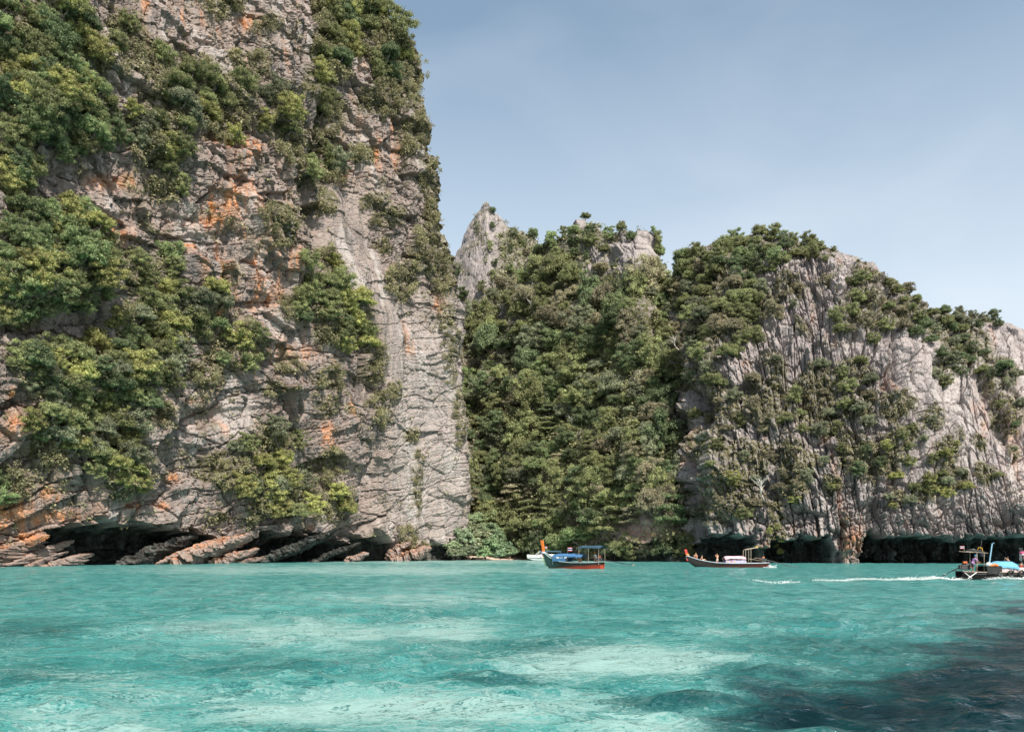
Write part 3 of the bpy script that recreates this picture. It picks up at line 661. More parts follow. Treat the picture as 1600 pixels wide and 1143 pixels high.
# sand of the little beach in the corner
def beach():
    px = np.linspace(676, 860, 90); u = np.linspace(0, 1, 26)
    PXs, U = np.meshgrid(px, u)
    D = 262 + 34 * U + 2.5 * fbm(PXs / 30, U * 2, 3, 703)
    X = (PXs - CX) / F * D
    Z = -0.5 + 1.9 * sstep(0, 0.6, U) + 0.12 * fbm(X / 1.6, D / 1.6, 3, 707) + 2 * sstep(0.6, 1, U)
    t = NT('beach_sand'); co = t.objco()
    t.put(t.b.inputs['Base Color'], t.mix(t.rng(t.noise(co, 0.9, 6), 0.35, 0.65), (0.5, 0.36, 0.27), (0.62, 0.5, 0.4)))
    t.b.inputs['Roughness'].default_value = 0.95
    me = fast_mesh('beach', np.stack([X, D, Z], -1).reshape(-1, 3), grid_faces(26, 90), [t.m], None, True)
    tag(link(bpy.data.objects.new('beach', me)), 'narrow strip of pale sand at the foot of the bushes', None, None, 'structure')
beach()
# ------------------------------------------------------------------ foliage
def leaf_material(name, translucent=0.4):
    t = NT(name)
    oi = t.node('ShaderNodeObjectInfo')
    tone = t.attr('tone')
    hs = t.node('ShaderNodeHueSaturation')
    t.l.new(oi.outputs['Color'], hs.inputs['Color'])
    t.put(hs.inputs['Hue'], t.rng(oi.outputs['Random'], 0, 1, 0.492, 0.507))
    t.put(hs.inputs['Value'], t.math('MULTIPLY', t.rng(tone, 0, 1, 0.55, 2.1), t.rng(oi.outputs['Random'], 0, 1, 0.8, 1.2)))
    hs.inputs['Saturation'].default_value = 0.87
    d = t.node('ShaderNodeBsdfPrincipled'); d.inputs['Roughness'].default_value = 0.55; d.inputs['Specular IOR Level'].default_value = 0.28
    t.l.new(hs.outputs['Color'], d.inputs['Base Color'])
    tr = t.node('ShaderNodeBsdfTranslucent'); t.l.new(hs.outputs['Color'], tr.inputs['Color'])
    mx = t.node('ShaderNodeMixShader'); mx.inputs[0].default_value = translucent
    t.l.new(d.outputs[0], mx.inputs[1]); t.l.new(tr.outputs[0], mx.inputs[2]); t.l.new(mx.outputs[0], t.out.inputs['Surface'])
    return t.m
M_LEAF = leaf_material('leaves')
tb = NT('bark'); cob = tb.objco()
tb.put(tb.b.inputs['Base Color'], tb.mix(tb.rng(tb.noise(tb.mapping(cob, (3, 3, 0.6)), 2.0, 6), 0.35, 0.65), (0.10, 0.08, 0.065), (0.26, 0.22, 0.19)))
tb.b.inputs['Roughness'].default_value = 0.9
M_BARK = tb.m
tb = NT('bleached_wood'); cob = tb.objco()
tb.put(tb.b.inputs['Base Color'], tb.mix(tb.rng(tb.noise(tb.mapping(cob, (3, 3, 0.6)), 2.0, 6), 0.35, 0.65), (0.34, 0.30, 0.26), (0.56, 0.52, 0.47)))
tb.b.inputs['Roughness'].default_value = 0.9
M_DEAD = tb.m

def leaf_cards(rng, centers, normals, size, jitter, elong=1.5):
    """small bent leaf sprays: one kite of two triangles for every centre"""
    n = len(centers)
    nn = normals + rng.normal(0, jitter, (n, 3)); nn /= np.linalg.norm(nn, axis=1, keepdims=True)
    a = np.cross(nn, rng.normal(0, 1, (n, 3))); a /= np.maximum(np.linalg.norm(a, axis=1, keepdims=True), 1e-6)
    b = np.cross(nn, a)
    s = size * rng.uniform(0.6, 1.35, (n, 1))
    e = elong
    v = np.stack([centers - a * s * e * 0.5, centers - b * s * 0.5 + nn * s * 0.16, centers + a * s * e * 0.5, centers + b * s * 0.5 + nn * s * 0.16], 1)
    return v.reshape(-1, 3)

def crown_mesh(name, seed, nclump, per, leaf, shape='dome', spread=1.0):
    """crown of unit radius: many leaf clumps of uneven size over an uneven volume, with gaps between them"""
    rng = np.random.default_rng(seed)
    C = []; R = []
    k = 0
    while len(C) < nclump and k < 4000:
        k += 1
        v = rng.normal(0, 1, 3); v /= np.linalg.norm(v)
        if shape == 'dome':
            if v[2] < -0.35: continue
            r = rng.uniform(0.35, 0.9) ; c = v * r * np.array([1, 1, 0.78]); rr = rng.uniform(0.12, 0.30)
        elif shape == 'ragged':
            r = rng.uniform(0.2, 1.05); c = v * r * np.array([0.95, 0.95, 0.85]); rr = rng.uniform(0.09, 0.26)
        elif shape == 'cascade':
            c = np.array([rng.uniform(-0.35, 0.35) + 0.3, rng.normal(0, 0.42), rng.uniform(-1.0, 0.7)]); c[0] += 0.25 * (c[2] < 0); rr = rng.uniform(0.1, 0.25)
        else:   # flat tiers
            tier = rng.integers(0, 3); z = (-0.45, 0.05, 0.5)[tier]; ext = (1.0, 0.95, 0.7)[tier]
            a = rng.uniform(0, 6.283); q = math.sqrt(rng.uniform(0, 1)) * ext
            c = np.array([math.cos(a) * q, math.sin(a) * q, z + rng.normal(0, 0.06) - 0.1 * q]); rr = rng.uniform(0.16, 0.26)
        if any(np.linalg.norm(c - c2) < 0.34 * (rr + r2) for c2, r2 in zip(C, R)): continue
        C.append(c); R.append(rr)
    VS = []; TN = []
    flat = 0.42 if shape == 'tiers' else 0.86
    for c, rr in zip(C, R):
        m = int(per * (rr / 0.25) ** 2)
        v = rng.normal(0, 1, (m, 3)); v /= np.linalg.norm(v, axis=1, keepdims=True)
        v[:, 2] = np.where(v[:, 2] < -0.3, -v[:, 2], v[:, 2])
        lum = 1 + 0.22 * np.sin(v[:, :1] * 5 + seed) * np.cos(v[:, 1:2] * 6 + c[0] * 9)
        rad = rr * (rng.uniform(0.5, 1.3, (m, 1))) * lum
        p = c + v * rad * np.array([1, 1, flat])
        nrm = v * 0.9 + np.array([0, 0, 0.35])
        VS.append(leaf_cards(rng, p, nrm, leaf, 0.5, 1.35))
        # twiggy heart of the clump, so that light does not fall through it
        a1, b1 = 5, 8; cv = []
        ph = np.linspace(0.12, math.pi - 0.12, a1)[:, None]; az = (np.arange(b1) * 2 * math.pi / b1)[None]
        lump = 0.55 * rr * (1 + 0.25 * np.sin(az * 2 + seed + c[0] * 7) * np.sin(ph * 3 + c[1] * 5))
        g = np.stack([np.sin(ph) * np.cos(az) * lump, np.sin(ph) * np.sin(az) * lump, np.cos(ph) * lump * flat], -1) + c
        j = np.arange(b1); j2 = (j + 1) % b1
        core = np.stack([g[:-1][:, j], g[1:][:, j], g[1:][:, j2], g[:-1][:, j2]], 2).reshape(-1, 3)
        VS.append(core); TN.append(np.full(len(core), 0.3))
        ct = rng.uniform(0.25, 0.75)
        tn = np.clip(ct + rng.normal(0, 0.25, m), 0, 1)
        TN.append(np.repeat(tn, 4))
    V = np.concatenate(VS); T = np.concatenate(TN)
    Q = np.arange(len(V)).reshape(-1, 4)
    return fast_mesh(name, V, Q, [M_LEAF], {'tone': T}, False)

def tube(bm_v, bm_f, pts, radii, n=6):
    """append a tapered tube to vertex / face lists"""
    base = len(bm_v); pts = [Vector(p) for p in pts]
    for i, p in enumerate(pts):
        d = (pts[min(i + 1, len(pts) - 1)] - pts[max(i - 1, 0)]).normalized()
        a = d.cross(Vector((0, 0, 1)) if abs(d.z) < 0.9 else Vector((1, 0, 0))).normalized(); b = d.cross(a)
        for k in range(n):
            t = 2 * math.pi * k / n
            bm_v.append(p + (a * math.cos(t) + b * math.sin(t)) * radii[i])
    for i in range(len(pts) - 1):
        for k in range(n):
            bm_f.append((base + i * n + k, base + i * n + (k + 1) % n, base + (i + 1) * n + (k + 1) % n, base + (i + 1) * n + k))
    bm_f.append(tuple(base + k for k in range(n))[::-1]); bm_f.append(tuple(base + (len(pts) - 1) * n + k for k in range(n)))

def trunk_mesh(name, seed, mat, out=0.55, height=0.6, limbs=4, r0=0.055):
    rng = random.Random(seed); V = []; Fc = []
    top = Vector((out, 0, height))
    mid = Vector((out * 0.75, rng.uniform(-.05, .05), height * 0.4))
    tube(V, Fc, [Vector((-0.12, 0, -0.05)), mid * 0.5, mid, top], [r0 * 1.3, r0, r0 * 0.8, r0 * 0.55])
    for i in range(limbs):
        a = i * 2 * math.pi / limbs + rng.uniform(-.5, .5)
        st = mid.lerp(top, rng.uniform(0.2, 1.0))
        en = top + Vector((math.cos(a) * 0.55, math.sin(a) * 0.55, rng.uniform(0.1, 0.5)))
        tube(V, Fc, [st, st.lerp(en, 0.5) + Vector((0, 0, rng.uniform(-.05, .08))), en], [r0 * 0.5, r0 * 0.33, r0 * 0.12], 5)
    me = bpy.data.meshes.new(name); me.from_pydata(V, [], Fc); me.materials.append(mat); me.update()
    return me

CROWNS = {'dome': [crown_mesh('crown', 11 + i, 58, 250, 0.055, 'dome') for i in range(4)],
          'ragged': [crown_mesh('crown', 31 + i, 66, 230, 0.055, 'ragged') for i in range(4)],
          'cascade': [crown_mesh('crown', 51 + i, 54, 230, 0.055, 'cascade') for i in range(2)],
          'tiers': [crown_mesh('crown', 61 + i, 46, 220, 0.06, 'tiers') for i in range(2)],
          'broadleaf': [crown_mesh('crown', 71 + i, 40, 80, 0.12, 'dome') for i in range(3)]}
TRUNKS = [trunk_mesh('trunk', 100 + i, M_BARK) for i in range(4)]
DEADTRUNKS = [trunk_mesh('trunk', 200 + i, M_DEAD, 0.3, 0.9, 5, 0.05) for i in range(2)]

# ---- which surface point of the place is seen at a photo pixel (nearest vertex in 4 px cells)
CELL = 4
surf = []
for sid, (P_, N_, M_, A_) in enumerate(((LC_P, LC_N, LC_M, LC_A), (C_P, C_N, C_M, C_A), (B_P, B_N, B_M, B_A), (S_P, S_N, S_M, S_A))):
    p = P_.reshape(-1, 3); nn = np.asarray(N_).reshape(-1, 3); keep = (p[:, 1] > 20) & (p[:, 2] > 0.3)
    surf.append((p[keep], nn[keep], np.full(keep.sum(), sid), np.asarray(M_).reshape(-1)[keep], np.asarray(A_).reshape(-1)[keep]))
SP = np.concatenate([s[0] for s in surf]); SN = np.concatenate([s[1] for s in surf]); SID = np.concatenate([s[2] for s in surf]); SMO = np.concatenate([s[3] for s in surf]); SAL = np.concatenate([s[4] for s in surf])
spx, spy = to_px(SP)
ok = (spx > -40) & (spx < 1640) & (spy > -60) & (spy < 890)
SP, SN, SID, SMO, SAL, spx, spy = SP[ok], SN[ok], SID[ok], SMO[ok], SAL[ok], spx[ok], spy[ok]
GW = 1680 // CELL; GH = 950 // CELL
ci = ((spy + 60) // CELL).astype(int) * GW + ((spx + 40) // CELL).astype(int)
order = np.argsort(SP[:, 1])[::-1]
ZB = np.full(GW * GH, -1); ZB[ci[order]] = order          # the nearest wins: written last
def hit(px, py):
    i = int((py + 60) // CELL) * GW + int((px + 40) // CELL)
    if 0 <= i < ZB.size and ZB[i] >= 0:
        k = ZB[i]; return SP[k], SN[k], SID[k]
    return None

def plant(name, pos, nrm, radius, shape, color, label, cat, group=None, rnd=random, sink=0.0, trunk=True, tall=1.0):
    az = math.atan2(nrm[1], nrm[0])
    o = empty(name, pos, az + rnd.uniform(-0.25, 0.25), label, cat, group)
    o.empty_display_size = 0.5
    out = 0.42 if abs(nrm[2]) < 0.7 else 0.15
    cr = bpy.data.objects.new('crown', rnd.choice(CROWNS[shape])); link(cr, o)
    s = radius
    cr.location = ((out - sink) * s, 0, 0.42 * s)
    cr.rotation_euler = (rnd.uniform(-.12, .12), rnd.uniform(-.12, .12), rnd.uniform(0, 6.28) if shape != 'cascade' else rnd.uniform(-.3, .3))
    cr.scale = (s * rnd.uniform(0.9, 1.1), s * rnd.uniform(0.9, 1.1), s * rnd.uniform(0.85, 1.1) * tall)
    cr.color = color + (1,)
    if trunk:
        tk = bpy.data.objects.new('trunk', rnd.choice(TRUNKS)); link(tk, o)
        tk.scale = (s, s, s)
    return o

OLIVE = (0.215, 0.228, 0.088); YELLOW = (0.305, 0.3, 0.09); DARKG = (0.135, 0.172, 0.075); BROWN = (0.25, 0.22, 0.13); FRESH = (0.205, 0.255, 0.1); GREYG = (0.22, 0.232, 0.135)
TONE = {OLIVE: 'olive', YELLOW: 'yellow green', DARKG: 'dark green', BROWN: 'brownish', FRESH: 'fresh green', GREYG: 'grey green'}
FORM = {'dome': 'rounded', 'ragged': 'ragged', 'cascade': 'drooping', 'tiers': 'layered', 'broadleaf': 'leafy'}
ZONES = {   # zone: (noun, where, palette, shapes)
 'corner thicket': ('bush', 'in the thicket at the tall cliff\'s top corner', [YELLOW, OLIVE, OLIVE, FRESH, DARKG], ['dome', 'ragged', 'cascade']),
 'upper ledge': ('bush', 'on the high ledges beside the corner thicket', [OLIVE, OLIVE, YELLOW, GREYG], ['dome', 'ragged']),
 'left mass': ('bush', 'in the leafy mass halfway up the frame edge', [FRESH, YELLOW, OLIVE, FRESH], ['dome', 'ragged', 'cascade']),
 'middle band': ('bush', 'in the slanting band below the orange streaked rock', [OLIVE, FRESH, YELLOW, GREYG], ['dome', 'ragged']),
 'broad bushes': ('bush', 'in the broad clump above the dark sea cave', [OLIVE, OLIVE, DARKG, YELLOW, GREYG], ['dome', 'ragged']),
 'edge bush': ('bush', 'at the frame edge just above the orange ledges', [FRESH, YELLOW], ['dome', 'ragged']),
 'lower cascade': ('bush', 'spilling down the rock toward the cave roof', [OLIVE, YELLOW, GREYG], ['dome', 'ragged', 'cascade']),
 'lip bush': ('bush', 'perched on the roof of the second sea cave', [OLIVE, YELLOW], ['dome', 'ragged']),
 'summit gully': ('tree', 'in the shady growth topping the tall cliff', [DARKG, OLIVE, OLIVE, YELLOW], ['dome', 'ragged', 'cascade']),
 'gully strip': ('bush', 'in the upright green strip on the tall cliff', [OLIVE, OLIVE, GREYG, YELLOW], ['dome', 'ragged', 'cascade']),
 'hanging copse': ('tree', 'in the hanging copse against the smooth pale slab', [OLIVE, OLIVE, YELLOW, DARKG], ['dome', 'ragged']),
 'skyline scrub': ('scrub bush', 'clinging to the tall cliff\'s skyline edge', [GREYG, BROWN, OLIVE, OLIVE], ['ragged', 'dome']),
 'slab bush': ('bush', 'alone on streaked rock above the smooth slab', [GREYG, OLIVE], ['dome']),
 'gully tail': ('bush', 'in the thin line of growth beside the slab', [GREYG, OLIVE, BROWN], ['ragged', 'dome']),
 'lone bush': ('bush', 'on the bare bedded wall near the cliff corner', [OLIVE, GREYG], ['dome']),
 'edge creepers': ('creeper', 'on the tall cliff\'s last upright edge', [OLIVE, BROWN], ['ragged']),
 'foot bush': ('bush', 'on the orange boulder at the tall cliff\'s foot', [YELLOW, FRESH], ['ragged', 'dome']),
 'dome wood': ('tree', 'in the small wood covering the headland\'s dome', [DARKG, OLIVE, FRESH, OLIVE], ['dome', 'ragged']),
 'dome flank': ('bush', 'on the rocky flank below the wooded dome', [OLIVE, BROWN, OLIVE, GREYG], ['dome', 'ragged']),
 'skyline bushes': ('bush', 'on rock under the headland\'s falling skyline', [OLIVE, BROWN, OLIVE], ['dome', 'ragged']),
 'gully line': ('bush', 'in the slanting gully of the headland', [OLIVE, GREYG, DARKG], ['dome', 'ragged']),
 'face bushes': ('bush', 'in the middle of the upper fluted grey face', [OLIVE, GREYG, OLIVE], ['dome', 'ragged']),
 'slope bushes': ('bush', 'on the ribbed slope beside the forest hill', [OLIVE, BROWN, GREYG, BROWN, OLIVE], ['dome', 'ragged']),
 'centre thicket': ('bush', 'in the thicket low on the headland face', [OLIVE, OLIVE, YELLOW, DARKG], ['dome', 'ragged']),
 'scattered shrubs': ('shrub', 'on the bare headland wall above the long notch', [OLIVE, GREYG, YELLOW], ['dome', 'ragged']),
 'foot thicket': ('bush', 'low on the headland above the pink canopied boat', [OLIVE, YELLOW, BROWN], ['dome', 'ragged']),
 'notch bush': ('bush', 'hanging over the notch beside the pale pillar', [YELLOW, FRESH], ['cascade', 'ragged']),
}
LABELS = {}          # (words, place) -> [(px, py, object)]: sorted out once everything stands
def name_it(o, x, y, words, place):
    LABELS.setdefault((words, place), []).append((x, y, o))
def settle_labels():
    fill_labels()
    for L in LABELS.values():
        for x, y, o in L:
            w = o['label']
            for drop in ('pale ', 'deep ', 'rounded ', 'ragged ', 'drooping '):
                if len(w.split()) > 16: w = w.replace(drop, '', 1)
            o['label'] = w
def fill_labels():
    for (words, place), L in LABELS.items():
        n = len(L)
        if n == 1: L[0][2]['label'] = words + ' ' + place; continue
        xs = sorted(L, key=lambda q: q[0]); ys = sorted(L, key=lambda q: q[1])
        if n == 2:
            if abs(ys[0][1] - ys[1][1]) > abs(xs[0][0] - xs[1][0]):
                ys[0][2]['label'] = 'upper ' + words + ' ' + place; ys[1][2]['label'] = 'lower ' + words + ' ' + place
            else:
                xs[0][2]['label'] = 'left ' + words + ' ' + place; xs[1][2]['label'] = 'right ' + words + ' ' + place
            continue
        done = set()
        for o, w in ((ys[0], 'topmost '), (ys[-1], 'lowest '), (xs[0], 'leftmost '), (xs[-1], 'rightmost ')):
            if id(o) not in done: done.add(id(o)); o[2]['label'] = w + words + ' ' + place
        rest = sorted([q for q in L if id(q) not in done], key=lambda q: q[1])
        W = {1: ['middle '], 2: ['upper middle ', 'lower middle '], 3: ['upper middle ', 'middle ', 'lower middle ']}.get(len(rest), [''] * len(rest))
        for q, w in zip(rest, W): q[2]['label'] = w + words + ' ' + place
def words_for(s, k, colour, shape, noun, lo, hi):
    size = 'small ' if s < lo else ('big ' if s > hi else '')
    shade = 'pale ' if k > 1.07 else ('deep ' if k < 0.93 else '')
    return size + shade + TONE[colour] + ' ' + FORM[shape] + ' ' + noun
rv = random.Random(4)
placed = []
def scatter(lists, name):
    plan = []
    for z, cx, cy, rx, ry, n, size in lists:
        noun, place, pal, shapes = ZONES[z]
        if name == 'cliff_bush': size *= 0.9
        if name == 'headland_bush': size *= 0.74 if z not in ('dome wood', 'dome flank') else 0.84; rx *= 1.3 if z in ('slope bushes', 'centre thicket', 'face bushes') else 1.1; ry *= 1.2
        for i in range(n):
            best = None
            for _ in range(10):
                a = rv.uniform(0, 6.283); q = math.sqrt(rv.random())
                x = cx + math.cos(a) * rx * q; y = cy + math.sin(a) * ry * q
                dmin = min([math.hypot(x - u, y - v) for u, v, s in placed[-90:]] + [99])
                if best is None or dmin > best[0]: best = (dmin, x, y)
                if n == 1: best = (9, cx, cy); break
            _, x, y = best
            s = size * rv.uniform(0.72, 1.18)
            h = hit(x, y + s * 0.18)
            if h is None: continue
            if z in ('slope bushes', 'centre thicket', 'foot thicket', 'face bushes') and rv.random() < 0.42: continue
            if z in ('upper ledge', 'gully strip', 'middle band', 'lower cascade') and rv.random() < 0.2: continue
            placed.append((x, y, s))
            plan.append((s, x, y, h, z, rv.choice(pal), rv.uniform(0.82, 1.18), rv.choice(shapes)))
    plan.sort(key=lambda q: -q[0])
    rest = []
    for i, (s, x, y, h, z, colour, k, shape) in enumerate(plan):
        noun, place, pal, shapes = ZONES[z]
        p, nr, sid = h
        R = s * 0.5 * p[1] / F
        if i >= 297: rest.append((p + nr * R * 0.4 + np.array([0, 0, 0.4 * R]), R, colour)); continue
        o = plant(name, p, nr, R, shape, tuple(c * k for c in colour), None, 'tree' if noun == 'tree' else 'bush', 'plants of the ' + z, rv, 0.22)
        name_it(o, x, y, words_for(s, k, colour, shape, noun, 30, 50), place)
    return rest
rest_left = scatter(VEG_LEFT, 'cliff_bush')
rest_right = scatter(VEG_RIGHT, 'headland_bush')

# ---- forest on the hill in the gap: trees one can tell apart
bare = [(988, 404, 25, 30), (940, 408, 18, 13), (907, 348, 12, 10), (1010, 840, 70, 22), (735, 400, 22, 60), (790, 398, 9, 28), (752, 350, 14, 40), (776, 478, 9, 16), (745, 470, 12, 26)]
pool = []
tries = 0
forest = []
while len(forest) < 292 and tries < 60000:
    tries += 1
    x = rv.uniform(704, 1100); y = rv.uniform(325, 868)
    if x > 1040 and y < 540: continue
    h = hit(x, y)
    if h is None or h[2] not in (2, 3): continue
    if any(((x - a) / c) ** 2 + ((y - b) / d) ** 2 < 1 for a, b, c, d in bare): continue
    if h[2] == 3 and x < 765 and rv.random() < 0.8: continue
    if h[1] is None: continue
    gapd = 21 if tries < 25000 else 17
    if any(abs(x - u) < gapd and abs(y - v) < gapd * 0.8 and math.hypot(x - u, (y - v) * 1.2) < gapd for u, v in forest): continue
    forest.append((x, y))
    p, nr, sid = h
    size = rv.choice((rv.uniform(20, 34), rv.uniform(30, 46), rv.uniform(40, 58))) if sid == 2 else rv.uniform(18, 28)
    if y < 430: size *= 0.62
    colour = rv.choice([OLIVE, OLIVE, DARKG, BROWN, FRESH, GREYG, OLIVE, DARKG]); k = rv.uniform(0.78, 1.15)
    shape = rv.choice(['dome', 'ragged', 'ragged', 'cascade', 'dome', 'ragged', 'tiers' if y > 640 else 'dome'])
    k *= 1.16
    if y < 420: lab, g = 'on the crest of the forested hill', 'trees on the crest of the forested hill'
    elif x < 830 and y < 640: lab, g = 'on the upper slope beside the tall cliff', 'trees on the slope beside the tall cliff'
    elif x < 830: lab, g = 'in the shady hollow above the little beach', 'trees above the little beach'
    elif y > 700: lab, g = 'on the lowest slope behind the orange prowed boat', 'trees on the lowest forest slope'
    elif x > 990: lab, g = 'where the wooded hill meets the ribbed headland', 'trees where the hill meets the headland'
    elif y < 550: lab, g = 'on the upper middle of the wooded slope', 'trees on the upper wooded slope'
    else: lab, g = 'in the middle of the dense wooded slope', 'trees in the middle of the wooded slope'
    o = plant('forest_tree', p, nr, size * 0.5 * p[1] / F, shape, tuple(c * k for c in colour), None, 'tree', g, rv, 0.2, True, rv.choice((0.8, 1.0, 1.0, 1.25, 1.55)))
    name_it(o, x, y, words_for(size, k / 1.16, colour, shape, 'tree', 32, 41), lab)

# flat-topped tree over the shore and bleached dead trees
h = hit(1062, 800)
if h: plant('umbrella_tree', h[0], h[1], 42 * 0.5 * h[0][1] / F * 1.1, 'tiers', (0.14, 0.185, 0.075), 'fresh green flat topped tree in tiers above the dark shore near the longtail boats', 'tree', None, rv, -0.5, True, 1.5)
for (dx, dy, sz, lab) in [(1194, 780, 34, 'bare white dead tree standing on the rocks above the moored longtail boat'), (833, 490, 24, 'bare pale dead trunk leaning out of the forest below the rock spire'), (1058, 545, 22, 'bare forked dead tree at the edge of the forest near the headland'), (720 + 178, 668, 20, 'pale bent dead branch trunk in the middle of the wooded slope'), (214, 205, 26, 'thin pale dead trunk leaning on the rock below the upper ledge bushes')]:
    h = hit(dx, dy)
    if h:
        s = sz * h[0][1] / F
        o = empty('dead_tree', h[0], math.atan2(h[1][1], h[1][0]), lab, 'dead tree')
        t_ = bpy.data.objects.new('trunk', rv.choice(DEADTRUNKS)); link(t_, o); t_.scale = (s, s, s)
        V = []; Fc = []
        for i in range(5):
            a = rv.uniform(0, 6.28); z0 = rv.uniform(0.4, 0.9); st = Vector((0.28, 0, z0)); en = st + Vector((math.cos(a) * 0.35, math.sin(a) * 0.35, rv.uniform(0.1, 0.35)))
            tube(V, Fc, [st, st.lerp(en, 0.5) + Vector((0, 0, 0.05)), en], [0.022, 0.015, 0.006], 5)
        me = bpy.data.meshes.new('branch'); me.from_pydata(V, [], Fc); me.materials.append(M_DEAD)
        br = bpy.data.objects.new('branch', me); link(br, o); br.scale = (s, s, s)

# ---- undergrowth: scrub, grass and creepers nobody could count, in one object for each rock face
def undergrowth(sids, n, power, rest, color, label, seed, size, floor=0.0):
    rng = np.random.default_rng(seed)
    idx = ZB[ZB >= 0]; idx = idx[np.isin(SID[idx], sids)]
    w = (np.clip(SMO[idx], 0, 1) ** power + floor) * (SAL[idx] < 0.25)
    pick = idx[rng.choice(len(idx), n, True, w / w.sum())]
    pos = []; nor = []; sz = []
    per = 16
    for j in range(per):
        r = rng.normal(0, 1, (n, 3)) * np.array([0.75, 0.75, 0.6]) * size * 1.7
        p = SP[pick] + r + SN[pick] * size * 0.5 * rng.uniform(0, 2.0, (n, 1))
        pos.append(p); nor.append(SN[pick] * 0.5 + np.array([0, 0, 0.7])); sz.append(np.full(n, size) * rng.uniform(0.7, 1.3, n))
    tone0 = np.tile(rng.uniform(0.1, 0.9, n), per)
    for p, R, colour in rest:
        m = 420
        k = max(4, int(9))
        c = rng.normal(0, 0.48, (k, 3)) * R * np.array([0.8, 0.8, 0.7]) + p
        v = rng.normal(0, 1, (m, 3)); v /= np.linalg.norm(v, axis=1, keepdims=True); v[:, 2] = np.abs(v[:, 2]) * np.sign(rng.uniform(-0.3, 1, m))
        q = c[rng.integers(0, k, m)] + v * R * rng.uniform(0.2, 0.4, (m, 1))
        pos.append(q); nor.append(v * 0.7 + np.array([0, 0, 0.6])); sz.append(np.full(m, 0.12 * R))
        tone0 = np.concatenate([tone0, np.full(m, rng.uniform(0.3, 0.8))])
    pos = np.concatenate(pos); nor = np.concatenate(nor); sz = np.concatenate(sz)
    V = leaf_cards(rng, pos, nor, sz[:, None], 0.4)
    T = np.repeat(np.clip(tone0 + rng.normal(0, 0.15, len(tone0)), 0, 1), 4)
    me = fast_mesh('undergrowth', V, np.arange(len(V)).reshape(-1, 4), [M_LEAF], {'tone': T})
    o = link(bpy.data.objects.new('undergrowth', me)); o.color = color + (1,)
    tag(o, label, None, None, 'stuff')
undergrowth([0], 3600, 1.4, rest_left, (0.22, 0.20, 0.10), 'low dry scrub and creepers spread over the ledges of the tall cliff', 901, 0.34, 0.05)
undergrowth([1], 1900, 1.6, rest_right, (0.19, 0.165, 0.085), 'low dry scrub spread over the fluted headland', 902, 0.28, 0.02)
def dapple_scrub():  # unseen leaf clusters added to break up the edge of the shade
    rng = np.random.default_rng(909); pos = []; nor = []
    for i in range(150):
        c = SHADE_RIDGE[rng.integers(0, len(SHADE_RIDGE))] + np.array([rng.normal(0, 1.5), rng.normal(0, 1.5), rng.uniform(-1.0, 2.6)])
        v = rng.normal(0, 1, (170, 3)); v /= np.linalg.norm(v, axis=1, keepdims=True)
        pos.append(c + v * rng.uniform(0.5, 1.0, (170, 1)) * rng.uniform(0.9, 2.6)); nor.append(v + np.array([0, 0, .4]))
    pos = np.concatenate(pos); V = leaf_cards(rng, pos, np.concatenate(nor), np.full((len(pos), 1), 0.42), 0.5)
    o = link(bpy.data.objects.new('undergrowth', fast_mesh('undergrowth', V, np.arange(len(V)).reshape(-1, 4), [M_LEAF], {'tone': np.full(len(V), 0.5)}))); o.color = OLIVE + (1,)
    tag(o, 'unseen scrub added along the added cliff crest to dapple its shade', None, None, 'stuff')
dapple_scrub()
undergrowth([2, 3], 4800, 1.2, [], (0.21, 0.205, 0.095), 'dense leafy undergrowth between the trees of the forested hill', 903, 0.62, 0.02)

# the light green bushes behind the beach
for (x, y, sz) in [(722, 838, 46), (745, 850, 44), (770, 852, 44), (792, 858, 34), (716, 862, 30), (712, 852, 30), (708, 864, 22), (795, 862, 26), (765, 824, 36), (738, 826, 40), (758, 834, 40), (740, 808, 34), (722, 806, 30), (775, 838, 36), (732, 858, 34), (758, 862, 34), (782, 864, 28)]:
    D = 268 - (y - 806) * 0.2 - max(0, 738 - x) * 0.35
    w = world_at(x, y, D)
    w.z = max(0.6, w.z - 0.3 * sz * D / F)
    o = plant('beach_bush', w, (0, -1, 0), sz * 0.5 * D / F, 'broadleaf', tuple(c * rv.uniform(0.9, 1.1) for c in (0.27, 0.34, 0.18)), None, 'bush', 'bushes behind the beach', rv)
    name_it(o, x, y, ('small' if sz < 32 else 'big' if sz > 40 else 'middle-sized') + (' light green broad leaved bush' if y > 845 else ' light green leafy bush'), 'in the mound behind the narrow beach')
for (x, y, sz, sh, col) in [(755, 792, 44, 'tiers', YELLOW), (738, 776, 34, 'ragged', BROWN), (772, 800, 30, 'ragged', YELLOW)]:
    D = 288; w = world_at(x, y + sz * 0.3, D)
    plant('forest_tree', w, (0, -1, 0), sz * 0.5 * D / F, sh, col, ('yellow tiered tree' if sh == 'tiers' else 'brownish tree' if col == BROWN else 'ragged yellow green tree') + ' rising just behind the light green beach bushes', 'tree', 'yellowing trees behind the beach', rv)
